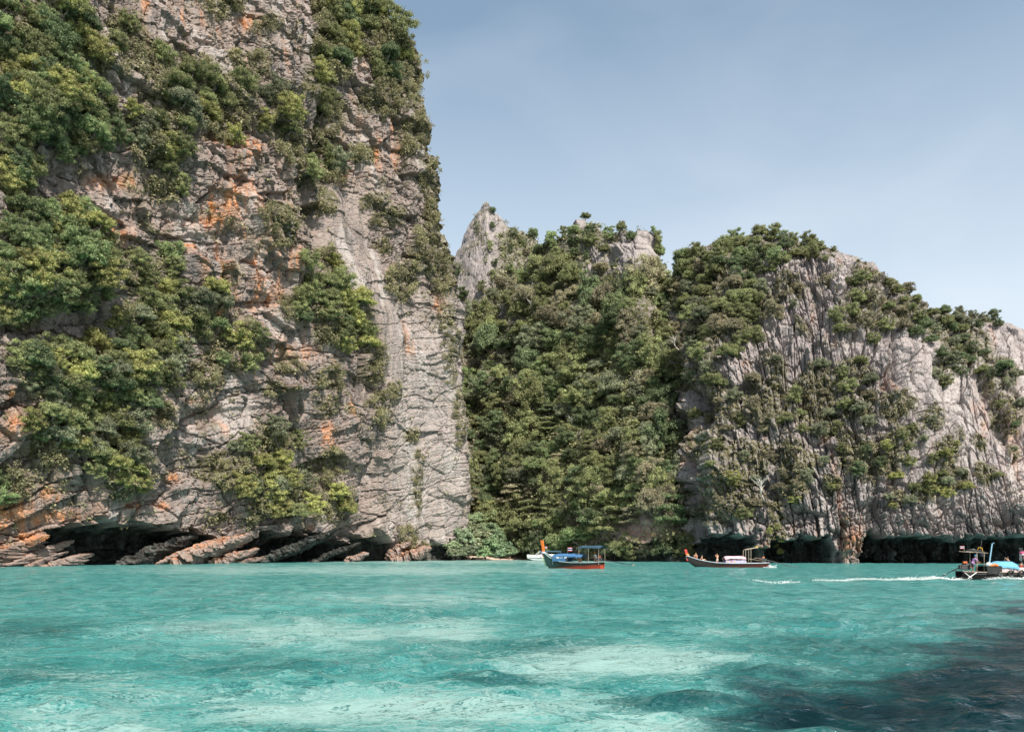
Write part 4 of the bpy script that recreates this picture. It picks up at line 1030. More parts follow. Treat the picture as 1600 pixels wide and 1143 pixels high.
# ------------------------------------------------------------------ boat-building kit
class MB:
    def __init__(self): self.v = []; self.f = []; self.mi = []
    def face(self, idx, m=0): self.f.append(tuple(idx)); self.mi.append(m)
    def box(self, c, s, rot=(0, 0, 0), m=0, taper=1.0):
        R = Euler(rot).to_matrix(); b = len(self.v); c = Vector(c)
        for z in (-.5, .5):
            k = taper if z > 0 else 1.0
            for x, y in ((-.5, -.5), (.5, -.5), (.5, .5), (-.5, .5)): self.v.append(c + R @ Vector((x * s[0] * k, y * s[1] * k, z * s[2])))
        for q in ((3, 2, 1, 0), (4, 5, 6, 7), (0, 1, 5, 4), (1, 2, 6, 5), (2, 3, 7, 6), (3, 0, 4, 7)): self.face([b + i for i in q], m)
        return self
    def tube(self, pts, r, n=7, m=0):
        k = len(self.f); rr = r if isinstance(r, (list, tuple)) else [r] * len(pts)
        tube(self.v, self.f, pts, rr, n); self.mi += [m] * (len(self.f) - k); return self
    def grid(self, rows, wrap=False, m=0, mfun=None):
        b = len(self.v); r = len(rows); c = len(rows[0])
        for row in rows: self.v += [Vector(p) for p in row]
        for i in range(r - 1):
            for j in range(c if wrap else c - 1):
                j2 = (j + 1) % c
                self.face((b + i * c + j, b + i * c + j2, b + (i + 1) * c + j2, b + (i + 1) * c + j), mfun(i, j) if mfun else m)
        return b, r, c
    def ball(self, c, r, n=8, m=0, sq=(1, 1, 1)):
        rows = []
        for i in range(n // 2 + 1):
            a = math.pi * i / (n // 2)
            rows.append([Vector(c) + Vector((math.sin(a) * math.cos(2 * math.pi * j / n) * r * sq[0], math.sin(a) * math.sin(2 * math.pi * j / n) * r * sq[1], -math.cos(a) * r * sq[2])) for j in range(n)])
        self.grid(rows, True, m); return self
    def torus(self, c, R, r, axis='y', n=16, k=7, m=0):
        rows = []
        for i in range(n + 1):
            a = 2 * math.pi * i / n; row = []
            for j in range(k):
                t = 2 * math.pi * j / k; q = R + r * math.cos(t); h = r * math.sin(t)
                row.append(Vector(c) + (Vector((math.cos(a) * q, h, math.sin(a) * q)) if axis == 'y' else Vector((math.cos(a) * q, math.sin(a) * q, h))))
            rows.append(row)
        self.grid(rows, True, m); return self
    def build(self, name, mats, parent=None, smooth=False, bevel=0.0):
        me = bpy.data.meshes.new(name); me.from_pydata(self.v, [], self.f)
        for mt in (mats if isinstance(mats, (list, tuple)) else [mats]): me.materials.append(mt)
        me.polygons.foreach_set('material_index', self.mi); me.polygons.foreach_set('use_smooth', [smooth] * len(self.f)); me.update()
        o = link(bpy.data.objects.new(name, me), parent)
        if bevel:
            b = o.modifiers.new('bevel', 'BEVEL'); b.width = bevel; b.segments = 2; b.limit_method = 'ANGLE'
        return o

def lerp1(x, xs, ys): return float(np.interp(x, xs, ys))

def longtail(root, L, beam, gun, mats, prow_top, prow_mat, prow_w, n_planks=True):
    """long wooden boat, bow to local +x, waterline z = 0: hull, two gunwales, deck boards, prow board"""
    U = [0, .02, .08, .16, .26, .36, .46, .56, .66, .75, .83, .89, .94, .975, 1.0]
    rows = []; gl = []; gr = []
    for u in U:
        x = (u - 0.5) * L
        b = beam * 0.5 * lerp1(u, [0, .12, .45, .7, .86, .95, 1], [.62, .82, 1, .86, .5, .22, .06])
        g = gun * lerp1(u, [0, .12, .45, .65, .8, .9, 1], [1.15, 1.02, 1.0, 1.15, 1.6, 2.15, 2.9])
        k = lerp1(u, [0, .15, .5, .8, .9, .96, 1], [-.12, -.3, -.36, -.26, .0, .55, gun * 2.9 - .5])
        fl = max(g - 0.42, k + .12)
        outer = [(x, b, g), (x, b * .97, g * .6 + k * .4), (x, b * .8, g * .2 + k * .8), (x, b * .42, k + .07), (x, 0, k)]
        inner = [(x, b - .05 if b > .1 else b * .5, g), (x, max(b - .09, b * .4), (g + fl) * .5), (x, max(b - .14, b * .3), fl)]
        sec = outer + [(p[0], -p[1], p[2]) for p in outer[-2::-1]] + [(p[0], -p[1], p[2]) for p in inner] + inner[::-1]
        rows.append(sec); gl.append((x, b + .015, g + .02)); gr.append((x, -b - .015, g + .02))
    h = MB(); b0, r, c = h.grid(rows, True)
    h.face([b0 + j for j in range(c)][::-1]); h.face([b0 + (r - 1) * c + j for j in range(c)])
    hull = h.build('hull', mats['hull'], root, True)
    m = hull.modifiers.new('edges', 'EDGE_SPLIT'); m.split_angle = math.radians(40)
    for s in (gl, gr): MB().tube(s, .055, 6).build('gunwale', mats['rail'], root)
    for s in (1, -1):                    # rubbing strake along each side
        pts = [(p[0], s * (abs(p[1]) + .005), p[2] - .17 - .05 * i / len(gl)) for i, p in enumerate(gl[1:-2])]
        MB().tube(pts, .025, 5).build('strake', mats.get('strake', mats['rail']), root)
    # deck boards laid across the boat
    for i in range(9):
        u = 0.1 + i * 0.085; x = (u - .5) * L
        bb = beam * .5 * lerp1(u, [0, .12, .45, .7, .86, 1], [.62, .82, 1, .86, .5, .06]) - .12
        g = gun * lerp1(u, [0, .12, .45, .65, .8, .9, 1], [1.15, 1.02, 1.0, 1.15, 1.6, 2.15, 2.9])
        MB().box((x, 0, g - .36), (L * .078, 2 * bb, .035)).build('deck_board', mats['deck'], root)
    # prow board sweeping up from the stem
    xb = L * .5; zb = gun * 2.9
    P = MB(); prof = []
    for t in (0, .15, .35, .6, .8, 1.0):
        z = zb - .75 + (prow_top - zb + .75) * t; x = xb - .22 + prow_w * .35 + .32 * t ** 1.6
        prof.append((x, z, prow_w * (0.75 + .35 * t)))
    rows = [[(x - w * .5, .07, z), (x + w * .5, .045, z), (x + w * .5, -.045, z), (x - w * .5, -.07, z)] for x, z, w in prof]
    b0, r, c = P.grid(rows, True); P.face([b0, b0 + 1, b0 + 2, b0 + 3][::-1]); P.face([b0 + (r - 1) * c + j for j in range(4)])
    P.build('prow_post', prow_mat, root, False, .015)
    return hull, (xb - .15, zb)

def garland(root, x, z, mats):
    for i, mt in enumerate(mats):
        g = MB(); zz = z + .05 + i * .14
        g.torus((x + .02 * i, 0, zz), .24 - .02 * i, .075, 'z', 14, 6)
        for k in range(3):
            a = -.5 + .5 * k
            g.grid([[(x + .2 + .05 * math.sin(3 * t + k), a * .2 + .05 * math.cos(4 * t), zz - .6 * t), (x + .2 + .05 * math.sin(3 * t + k), a * .2 + .13 + .05 * math.cos(4 * t), zz - .6 * t)] for t in (0, .25, .5, .75, 1)])
        g.build('garland', mt, root)

def engine(root, x, z, tip, mats, orange=False):
    """open car engine on a swivel post with its long shaft, propeller, tiller and fuel tank"""
    e = MB()
    e.box((x, 0, z), (.72, .42, .42)); e.box((x + .05, 0, z + .27), (.56, .26, .14), taper=.8); e.box((x - .42, 0, z + .02), (.16, .34, .34), taper=.85)
    for k in range(4): e.tube([(x - .2 + k * .14, .2, z + .18), (x - .22 + k * .14, .34, z + .1), (x - .26 + k * .14, .36, z - .1)], .03, 6)
    e.tube([(x - .1, .35, z - .1), (x + .5, .37, z - .12), (x + .55, .37, z + .5)], .04, 6)
    b = e.build('engine', mats['engine'], root, False, .02)
    MB().tube([(x + .1, 0, z - .22), (x + .1, 0, z - .75)], .06, 8).build('swivel_post', mats['metal'], b)
    f = MB(); f.torus((x + .4, 0, z + .05), .17, .03, 'y', 14, 6); f.box((x + .4, 0, z + .05), (.3, .02, .03)); f.box((x + .4, 0, z + .05), (.03, .02, .3)); f.build('flywheel', mats['accent'], b)
    MB().tube([(x + .3, .1, z + .12), (x + .9, .12, z + .32), (x + 1.5, .1, z + .3)], [.03, .026, .03], 6).build('tiller', mats['pole'], b)
    MB().box((x - .05, -.12, z + .42), (.34, .22, .18)).build('fuel_tank', mats['accent'], b, False, .03)
    t = Vector(tip); s0 = Vector((x - .45, 0, z))
    MB().tube([s0, s0.lerp(t, .33), s0.lerp(t, .34), s0.lerp(t, .66), t], [.055, .055, .042, .04, .034], 7).build('shaft', mats['dark'], b)
    d = (t - s0).normalized(); MB().tube([s0.lerp(t, .55) - Vector((0, 0, .06)), t - d * .15 - Vector((0, 0, .3))], .022, 5).build('skeg', mats['dark'], b)
    p = MB(); sd = Vector((0, 1, 0)); up = d.cross(sd)
    for k in range(2):
        sgn = 1 if k == 0 else -1
        q = t + d * .05
        w = sgn * (sd * .2 + up * .08)
        p.grid([[q + d * .05, q - d * .05], [q + w * .6 + d * .1 + up * .03, q + w * .6 - d * .1 - up * .03], [q + w * 1.1 + d * .04, q + w * 1.1 - d * .05]])
    p.tube([t - d * .06, t + d * .16], [.05, .03], 8); p.build('propeller', mats['brass'], b)
    return b

def flag(root, base, h, size, mats, direction=1):
    pole = MB().tube([base, (base[0], base[1], base[2] + h)], .014, 5).build('flag_pole', mats['pole'], root)
    f = MB(); n = 7; z0 = base[2] + h - size * .66
    hs = [0, 1 / 6, 2 / 6, 4 / 6, 5 / 6, 1]
    rows = []
    for q in hs:
        rows.append([(base[0] + direction * size * i / (n - 1), base[1] + .09 * size * math.sin(i * 1.1) * i / n, z0 + size * .66 * q - .05 * size * (i / n) ** 2) for i in range(n)])
    f.grid(rows, False, 0, lambda i, j: (0, 1, 2, 1, 0)[i])
    f.build('flag', [mats['red'], mats['white'], mats['navy']], pole)

def canopy(root, x0, x1, hw, zmid, zedge, mat, posts, post_mat, zdeck, sag=.05, ends=.12):
    rows = []
    nx, ny = 9, 9
    for i in range(nx):
        u = i / (nx - 1); x = x0 + (x1 - x0) * u
        row = []
        for j in range(ny):
            v = j / (ny - 1) * 2 - 1
            z = zedge + (zmid - zedge) * (1 - v * v) - ends * (2 * u - 1) ** 4 + sag * .4 * math.sin(u * 9 + v * 2)
            row.append((x, hw * v, z))
        rows.append(row)
    c = MB(); c.grid(rows)
    lo = [[(p[0], p[1], p[2] - .03) for p in r] for r in rows]; c.grid([r[::-1] for r in lo])
    o = c.build('canopy', mat, root, True)
    # short scalloped valance along both edges
    for s in (0, ny - 1):
        v = MB(); v.grid([[(r[s][0], r[s][1] * 1.01, r[s][2] + .01) for r in rows], [(r[s][0], r[s][1] * 1.03, r[s][2] - .13 - .04 * (k % 2)) for k, r in enumerate(rows)]]); v.build('valance', mat, o)
    for x in posts:
        for s in (-1, 1): MB().tube([(x, s * (hw - .04), zdeck), (x, s * (hw - .04), zedge + .02)], .024, 6).build('canopy_post', post_mat, root)
    return o

# ------------------------------------------------------------------ paints and cloths
M = {
 'white': paint('white_paint', (0.72, 0.72, 0.70), 0.4), 'rail': paint('pale_aqua_paint', (0.42, 0.52, 0.52), 0.5, .25), 'orange': paint('orange_paint', (0.78, 0.19, 0.03), 0.45),
 'deck': paint('weathered_boards', (0.24, 0.15, 0.09), 0.8, .3), 'orange_deck': paint('varnished_orange_boards', (0.50, 0.17, 0.05), 0.6, .25), 'engine': paint('oily_engine', (0.06, 0.06, 0.06), 0.5, .4), 'metal': paint('galvanised_steel', (0.45, 0.45, 0.45), 0.4, .2, .8),
 'dark': paint('black_steel', (0.03, 0.03, 0.035), 0.45, .3), 'brass': paint('worn_bronze', (0.46, 0.32, 0.22), 0.4, .2, .6), 'pole': paint('bare_pole_wood', (0.42, 0.33, 0.25), 0.7, .25), 'accent': paint('orange_red_enamel', (0.62, 0.13, 0.04), 0.4),
 'red': paint('flag_red', (0.60, 0.05, 0.05), 0.8, .1), 'navy': paint('flag_blue', (0.05, 0.06, 0.22), 0.8, .1), 'blue': paint('blue_tarpaulin', (0.055, 0.16, 0.33), 0.55, .2, 0, 3, .3), 'deep_blue': paint('faded_navy_canvas', (0.03, 0.075, 0.115), 0.7, .25, 0, 3, .3),
 'sky_blue': paint('sky_blue_tarpaulin', (0.15, 0.42, 0.64), 0.5, .15, 0, 3, .3), 'pink': paint('faded_pink_canvas', (0.70, 0.46, 0.52), 0.8, .15, 0, 4, .3), 'lilac': paint('lilac_cloth', (0.38, 0.33, 0.50), 0.85, .2), 'hotpink': paint('pink_silk', (0.78, 0.14, 0.30), 0.6, .12),
 'yellow': paint('marigold_cloth', (0.80, 0.42, 0.05), 0.7, .15), 'tan': paint('tan_varnish', (0.50, 0.33, 0.24), 0.5, .2), 'black': paint('black_rubber', (0.02, 0.02, 0.02), 0.6, .3), 'black_cloth': paint('black_canvas', (0.022, 0.025, 0.024), 0.85, .3),
 'cushion': paint('pale_pink_cushion', (0.66, 0.55, 0.56), 0.75, .12), 'glass': paint('tinted_glass', (0.03, 0.04, 0.05), 0.08, .1), 'green': paint('lime_paint', (0.30, 0.52, 0.08), 0.5, .15), 'aqua': paint('sun_faded_blue_pole', (0.30, 0.52, 0.68), 0.5, .15),
 'skin': paint('tanned_skin', (0.46, 0.25, 0.16), 0.55, .08), 'skin2': paint('sunburnt_skin', (0.55, 0.28, 0.18), 0.55, .08), 'brownskin': paint('brown_skin', (0.22, 0.12, 0.075), 0.55, .08), 'hair': paint('dark_hair', (0.018, 0.014, 0.012), 0.6, .2), 'fairhair': paint('light_brown_hair', (0.30, 0.16, 0.07), 0.6, .2),
 'purple': paint('lilac_shirt_cloth', (0.42, 0.22, 0.52), 0.85, .15), 'whitecloth': paint('white_cloth', (0.70, 0.69, 0.67), 0.85, .1), 'greycloth': paint('grey_cloth', (0.26, 0.28, 0.30), 0.85, .15), 'darkcloth': paint('dark_shorts_cloth', (0.035, 0.04, 0.06), 0.85, .2), 'bluecap': paint('blue_cap_cloth', (0.08, 0.24, 0.46), 0.8, .1), 'redcloth': paint('red_cloth', (0.55, 0.06, 0.05), 0.85, .1), 'orangecloth': paint('orange_cap_cloth', (0.80, 0.30, 0.03), 0.8, .1),
}
def hull_paint(name, body, bow, low, Lx):
    t = NT(name); co = t.objco(); sx = t.node('ShaderNodeSeparateXYZ'); t.l.new(co, sx.inputs[0])
    n = t.noise(t.mapping(co, (0.6, 2, 4)), 2.0, 6, .65)
    c = t.mix(t.rng(n, .3, .7), tuple(q * .6 for q in body), tuple(q * 1.3 for q in body))
    wob = t.math('MULTIPLY', t.math('SUBTRACT', n, .5), .6)
    c = t.mix(t.rng(t.math('ADD', sx.outputs['X'], t.math('MULTIPLY', wob, 4.0)), Lx * .12, Lx * .36), c, bow)
    c = t.mix(t.rng(t.math('ADD', sx.outputs['Z'], t.math('ADD', t.math('MULTIPLY', sx.outputs['X'], .065), wob)), .36, .1), c, low)
    t.put(t.b.inputs['Base Color'], c); t.b.inputs['Roughness'].default_value = .6; t.b.inputs['Specular IOR Level'].default_value = .25
    return t.m
PART = dict(engine=M['engine'], metal=M['metal'], dark=M['dark'], brass=M['brass'], pole=M['pole'], accent=M['accent'], red=M['red'], white=M['white'], navy=M['navy'])
def ground_z(x, y): return float(wave(np.array([x]), np.array([y]))[0])

# ------------------------------------------------------------------ boat with the tall orange prow
h1 = math.radians(143)
b1 = empty('longtail_boat', (8.75, 116, 0.0), h1, 'moored dark longtail boat with tall orange prow board and blue canopies near the beach', 'boat')
longtail(b1, 10.2, 2.1, .85, dict(hull=hull_paint('green_brown_hull', (0.024, 0.026, 0.022), (0.06, 0.115, 0.10), (0.36, 0.05, 0.022), 10.2), rail=M['rail'], deck=M['deck'], strake=M['dark']), 4.15, M['orange'], .46)
garland(b1, 5.0, 2.15, [M['lilac'], M['whitecloth']])
MB().tube([(5.17, 0, 1.95), (5.05, 0, 1.2), (4.72, 0, .45), (4.45, 0, -.05)], [.05, .05, .05, .04], 6).build('stem_strip', M['green'], b1)
fd = MB(); fd.grid([[(2.9, .72, 1.15), (2.9, -.72, 1.15)], [(3.8, .48, 1.45), (3.8, -.48, 1.45)], [(4.75, .14, 2.0), (4.75, -.14, 2.0)]]); fd.box((2.95, 0, .98), (.06, 1.35, .32)); fd.build('foredeck', M['orange_deck'], b1)
canopy(b1, -2.2, 3.0, .98, 2.18, 1.82, M['blue'], (-2.1, .3, 2.8), M['metal'], .55)
for s in (-1, 1):
    sc = MB(); sc.grid([[(.5 + 2.3 * i / 6, s * .96, 1.52 + .03 * math.sin(i)) for i in range(7)], [(.5 + 2.3 * i / 6, s * (.99 + .03 * math.sin(i * 2)), 1.05) for i in range(7)]]); sc.build('side_screen', M['blue'], b1)
canopy(b1, -5.3, -1.5, .9, 3.32, 3.08, M['deep_blue'], (-5.0, -3.3, -1.7), M['pole'], .6)
for i in range(4): MB().box((-1.6 + i * .95 - .3, 0, .86), (.28, 1.6, .05)).build('bench', M['deck'], b1, False, .01)
MB().box((-.9, -.75, 1.05), (.62, .05, .75)).build('side_panel', M['orange_deck'], b1)
for (x, y, z, r, mt, nm) in [(-.15, -.85, 1.55, .2, 'whitecloth', 'bundle'), (2.1, -.92, 1.62, .14, 'orange', 'buoy'), (-3.5, -.85, .98, .15, 'redcloth', 'buoy')]: MB().ball((x, y, z), r, 10).build(nm, M[mt], b1, True)
engine(b1, -4.5, 1.3, (-10.0, 0, .62), PART)
flag(b1, (.95, -.3, 2.15), .95, .85, PART, -1)
MB().tube([(-2.0, -.9, .6), (-1.75, -.9, 3.6)], .02, 5).build('boat_hook', M['pole'], b1)

# ------------------------------------------------------------------ long low boat with the pink canopy
b2 = empty('longtail_boat', (34.1, 126, 0.0), math.radians(181), 'long low dark longtail boat with a pink canopy and bathers below the headland notch', 'boat')
longtail(b2, 12.9, 2.0, .62, dict(hull=hull_paint('dark_brown_hull', (0.022, 0.014, 0.012), (0.026, 0.024, 0.022), (0.075, 0.018, 0.014), 12.9), rail=paint('grey_blue_rail', (0.42, 0.47, 0.52), .5, .2), deck=M['deck'], strake=M['dark']), 2.85, M['redcloth'], .36)
garland(b2, 6.35, 1.75, [M['whitecloth'], M['redcloth'], M['yellow']])
canopy(b2, -2.7, .6, .88, 1.78, 1.5, M['pink'], (-2.6, -.9, .5), M['pole'], .4)
for s in (-1, 1):
    sc = MB(); sc.grid([[(-2.6 + 3.1 * i / 8, s * .9, 1.12 + .03 * math.sin(i * 1.7)) for i in range(9)], [(-2.6 + 3.1 * i / 8, s * .94, .66) for i in range(9)]]); so = sc.build('side_cloth', M['lilac'], b2)
    for i in range(5):
        MB().ball((-.1 - .55 * i + .3, s * .965, .9 + .03 * (i % 2)), .12, 8, 0, (1, .12, 1)).build('cloth_dot', M['accent' if i % 2 else 'yellow'] if i < 3 else M['cushion'], so)
for q in (-.6, .6):
    MB().tube([(-2.7, q, .5), (-2.7, q, 2.65), (-2.95, q, 2.82), (-4.8, q, 3.15)], .04, 7).build('roof_frame', M['pole'], b2)
    MB().tube([(-3.55, q, .5), (-3.55, q, 2.9)], .038, 7).build('frame_post', M['pole'], b2)
MB().tube([(-4.8, -.56, 3.15), (-4.8, .56, 3.15)], .038, 7).build('roof_bar', M['pole'], b2)
MB().ball((-4.85, -.6, 3.2), .17, 8, 0, (1.2, .8, .8)).build('frame_float', M['yellow'], b2)
MB().tube([(-3.4, -.3, 1.35), (-5.7, -.15, .98)], .04, 6).build('spare_pole', M['pole'], b2)
engine(b2, -5.7, 1.15, (-11.1, 0, -.05), PART)
ld = MB()
for s in (0, .42): ld.tube([(1.55 + s, -1.02, .95), (1.55 + s, -1.06, -.25)], .035, 6)
for z in (.55, .25, -.05): ld.tube([(1.55, -1.05, z), (1.97, -1.05, z)], .028, 6)
ld.build('ladder', M['white'], b2)
for (x, y, z, r, mt, nm) in [(1.75, -1.0, .42, .15, 'yellow', 'buoy'), (-3.1, -.8, .82, .2, 'cushion', 'bundle')]: MB().ball((x, y, z), r, 10).build(nm, M[mt], b2, True)

# ------------------------------------------------------------------ boat under way at the frame edge
b3 = empty('longtail_boat', (44.9, 70, 0.0), math.radians(-2), 'longtail boat speeding out of frame with a sky blue canopy and driver at the stern', 'boat')
longtail(b3, 11.0, 2.0, .52, dict(hull=hull_paint('worn_black_hull', (0.018, 0.016, 0.014), (0.08, 0.06, 0.05), (0.012, 0.01, 0.01), 11.0), rail=paint('worn_brown_rail', (0.28, 0.20, 0.16), .6, .3), deck=M['deck'], strake=M['dark']), 2.4, M['tan'], .36)
garland(b3, 5.4, 1.5, [M['hotpink'], M['yellow'], M['whitecloth']])
cn = canopy(b3, -2.75, -.75, .85, 1.52, 1.08, M['sky_blue'], (-2.6, -.9), M['pole'], .35, .06, .2)
sc = MB(); sc.grid([[(-3.55 + 1.25 * i / 5, -.93, 1.08 + .04 * math.sin(2 * i)) for i in range(6)], [(-3.55 + 1.25 * i / 5, -.97 + .03 * math.sin(3 * i), .42) for i in range(6)]]); sc.grid([[(-3.55 + 1.25 * i / 5, .93, 1.08) for i in range(6)], [(-3.55 + 1.25 * i / 5, .97, .42) for i in range(6)]]); sc.grid([[(-3.55 + 1.25 * i / 5, -.93 + 1.86 * j / 4, 1.1 + .08 * (1 - (j / 2 - 1) ** 2)) for j in range(5)] for i in range(6)]); sc.build('engine_cover', M['black_cloth'], b3)
MB().tube([(-3.35, -.9, 1.13), (-2.9, -.92, 1.22), (-2.62, -.9, 1.12)], [.09, .14, .08], 8).build('rolled_tarp', M['orange'], b3)
for i in range(3): MB().box((-1.75 + i * 1.05, -.72, .72), (.95, .12, .5)).build('seat_back', M['cushion'], b3, False, .04)
for i in range(3): MB().box((-1.75 + i * 1.05, 0, .5), (.5, 1.5, .1)).build('seat', M['cushion'], b3, False, .03)
for x in (-1.62, -.72): MB().torus((x, -1.06, .48), .22, .07, 'y', 18, 8).build('tyre_fender', M['black'], b3, True)
for x in (-4.25, -3.62):
    for q in (-.55, .55): MB().tube([(x, q, .3), (x, q, 2.25)], .02, 6).build('frame_post', M['pole'], b3)
for q in (-.55, .55): MB().tube([(-5.2, q, 2.38), (-3.3, q, 2.22)], .022, 6).build('roof_bar', M['pole'], b3)
rg = MB(); rg.tube([(-5.1, -.4, 2.46), (-4.7, -.42, 2.5), (-4.3, -.35, 2.38), (-3.8, -.4, 2.36), (-3.5, -.42, 2.2)], [.05, .12, .15, .1, .13], 8); rg.build('roof_bundle', M['black_cloth'], b3, True); MB().tube([(-4.7, .1, 2.45), (-4.2, .16, 2.47), (-3.6, .2, 2.3)], [.07, .14, .1], 8).build('roof_bundle', M['greycloth'], b3, True); MB().box((-3.65, -.3, 2.08), (.4, .3, .32), (.1, .2, .4)).build('roof_bundle', M['darkcloth'], b3, False, .05)
MB().tube([(-4.1, -.3, 2.4), (-3.95, -.3, 2.72), (-3.7, -.32, 2.68), (-3.62, -.32, 2.35)], .035, 6).build('hose', M['yellow'], b3)
MB().tube([(-3.32, -.75, 1.15), (-3.05, -.75, 3.05), (-2.9, -.75, 3.1)], [.06, .05, .06], 8).build('blue_pole', M['aqua'], b3)
MB().ball((-3.35, -.75, 1.22), .24, 8, 0, (1.2, 1, .9)).build('bundle', M['whitecloth'], b3, True)
MB().tube([(-3.55, .3, 2.2), (-3.35, .3, 3.4)], .012, 5).build('aerial', M['metal'], b3)
engine(b3, -5.0, .98, (-7.35, 0.2, -.05), PART)
flag(b3, (-5.25, -.4, 2.3), .55, .36, PART, -1)
for s in (0, 1):
    MB().tube([(-5.35 + s * .9, -.6 - .3 * s, .55), (-4.95 - s * .35, -1.1, .02)], .035, 6).build('stern_stay', M['white'], b3)

# ------------------------------------------------------------------ boat half hidden beyond it
b4 = empty('longtail_boat', (59.6, 84, 0.0), math.radians(176), 'tan longtail boat with pink ribboned prow half hidden behind the speeding boat', 'boat')
longtail(b4, 11.0, 2.0, .8, dict(hull=hull_paint('tan_hull', (0.42, 0.29, 0.22), (0.46, 0.33, 0.26), (0.10, 0.05, 0.04), 11.0), rail=M['tan'], deck=M['deck'], strake=M['dark']), 2.75, M['dark'], .34)
garland(b4, 5.5, 2.0, [M['whitecloth'], M['hotpink'], M['hotpink']])
canopy(b4, -3.0, 2.2, .9, 2.1, 1.8, M['whitecloth'], (-2.9, 0, 2.1), M['pole'], .5)
engine(b4, -5.0, 1.2, (-9.6, 0, .1), PART)

# ------------------------------------------------------------------ white speedboat at the beach
sb = empty('speedboat', (10.6, 243, 0.0), math.radians(178), 'white speedboat with dark bimini top nosed up to the beach beyond the orange prow', 'boat')
U = [0, .1, .3, .5, .7, .85, .95, 1.0]; rows = []
for u in U:
    x = (u - .5) * 12; b = 1.55 * lerp1(u, [0, .4, .7, .9, 1], [.92, 1, .86, .42, .05]); g = lerp1(u, [0, .5, 1], [1.15, 1.3, 1.75]); k = lerp1(u, [0, .7, .9, 1], [-.35, -.3, .3, 1.4])
    o_ = [(x, b, g), (x, b * .97, g * .55), (x, b * .8, .12 + max(k, -.1) * .5), (x, 0, k)]
    rows.append(o_ + [(p[0], -p[1], p[2]) for p in o_[-2::-1]] + [(x, -b * .8, g + .1), (x, b * .8, g + .1)])
hb = MB(); b0, r, c = hb.grid(rows, True); hb.face([b0 + j for j in range(c)][::-1]); hb.face([b0 + (r - 1) * c + j for j in range(c)]); hb.build('hull', M['white'], sb, False, .02)
for s in (-1, 1):
    st = MB(); st.grid([[(p[i][0], s * (abs(p[i][1]) + .012), p[i][2] + dz) for p in rows[:-1]] for i, dz in ((1, .02), (1, -.16))]); st.build('hull_stripe', M['deep_blue'], sb)
    for k in range(4): MB().box((-2.6 + k * 1.5, s * 1.56, 1.02), (.55, .02, .16), (0, .5 * s * 0, 0)).build('side_window', M['glass'], sb)
cb = MB(); rows2 = []
for x, w, z in ((-4.5, 1.2, 1.3), (-4.4, 1.15, 1.9), (1.6, 1.1, 2.0), (3.4, .85, 1.45)): rows2.append([(x, w, 1.25), (x, w * .9, z), (x, -w * .9, z), (x, -w, 1.25)])
cb.grid(rows2); cb.face([0, 1, 2, 3]); cb.build('cabin', M['white'], sb)
ws = MB(); ws.tube([(3.5, 1.0, 1.7), (2.2, .95, 2.9), (2.2, -.95, 2.9), (3.5, -1.0, 1.7)], .07, 6); ws.tube([(2.9, .95, 1.8), (1.8, .95, 2.8)], .06, 6); ws.tube([(2.9, -.95, 1.8), (1.8, -.95, 2.8)], .06, 6); ws.build('windscreen_frame', M['white'], sb)
gl = MB(); gl.grid([[(3.3, .95, 1.8), (3.3, -.95, 1.8)], [(2.25, .9, 2.78), (2.25, -.9, 2.78)]]); gl.build('windscreen', M['glass'], sb)
canopy(sb, -4.4, 1.9, 1.2, 3.05, 2.8, M['deep_blue'], (-4.2, -1.5, 1.5), M['metal'], 1.8)
for s in (-.45, .45): e = MB(); e.box((-6.25, s, 1.15), (.55, .5, .8), taper=.7); e.box((-6.2, s, .4), (.3, .18, 1.1)); e.build('outboard_motor', M['dark'], sb, False, .05)
flag(sb, (.6, 0, 3.0), 1.3, .8, PART, -1)
MB().box((5.75, -.25, 1.1), (.35, .3, .55), (0, .5, 0)).build('bow_fender', M['blue'], sb, False, .05)

# ------------------------------------------------------------------ people
def skin_mesh(name, V, E, R, mat, parent, root=0, level=1):
    me = bpy.data.meshes.new(name); me.from_pydata([Vector(v) for v in V], E, []); me.materials.append(mat)
    o = link(bpy.data.objects.new(name, me), parent)
    m = o.modifiers.new('skin', 'SKIN'); m.use_smooth_shade = True; m.branch_smoothing = .4
    for i, sv in enumerate(me.skin_vertices[0].data):
        r = R[i]; sv.radius = r if isinstance(r, tuple) else (r, r); sv.use_root = (i == root)
    s = o.modifiers.new('subdivision', 'SUBSURF'); s.levels = level; s.render_levels = level
    return o

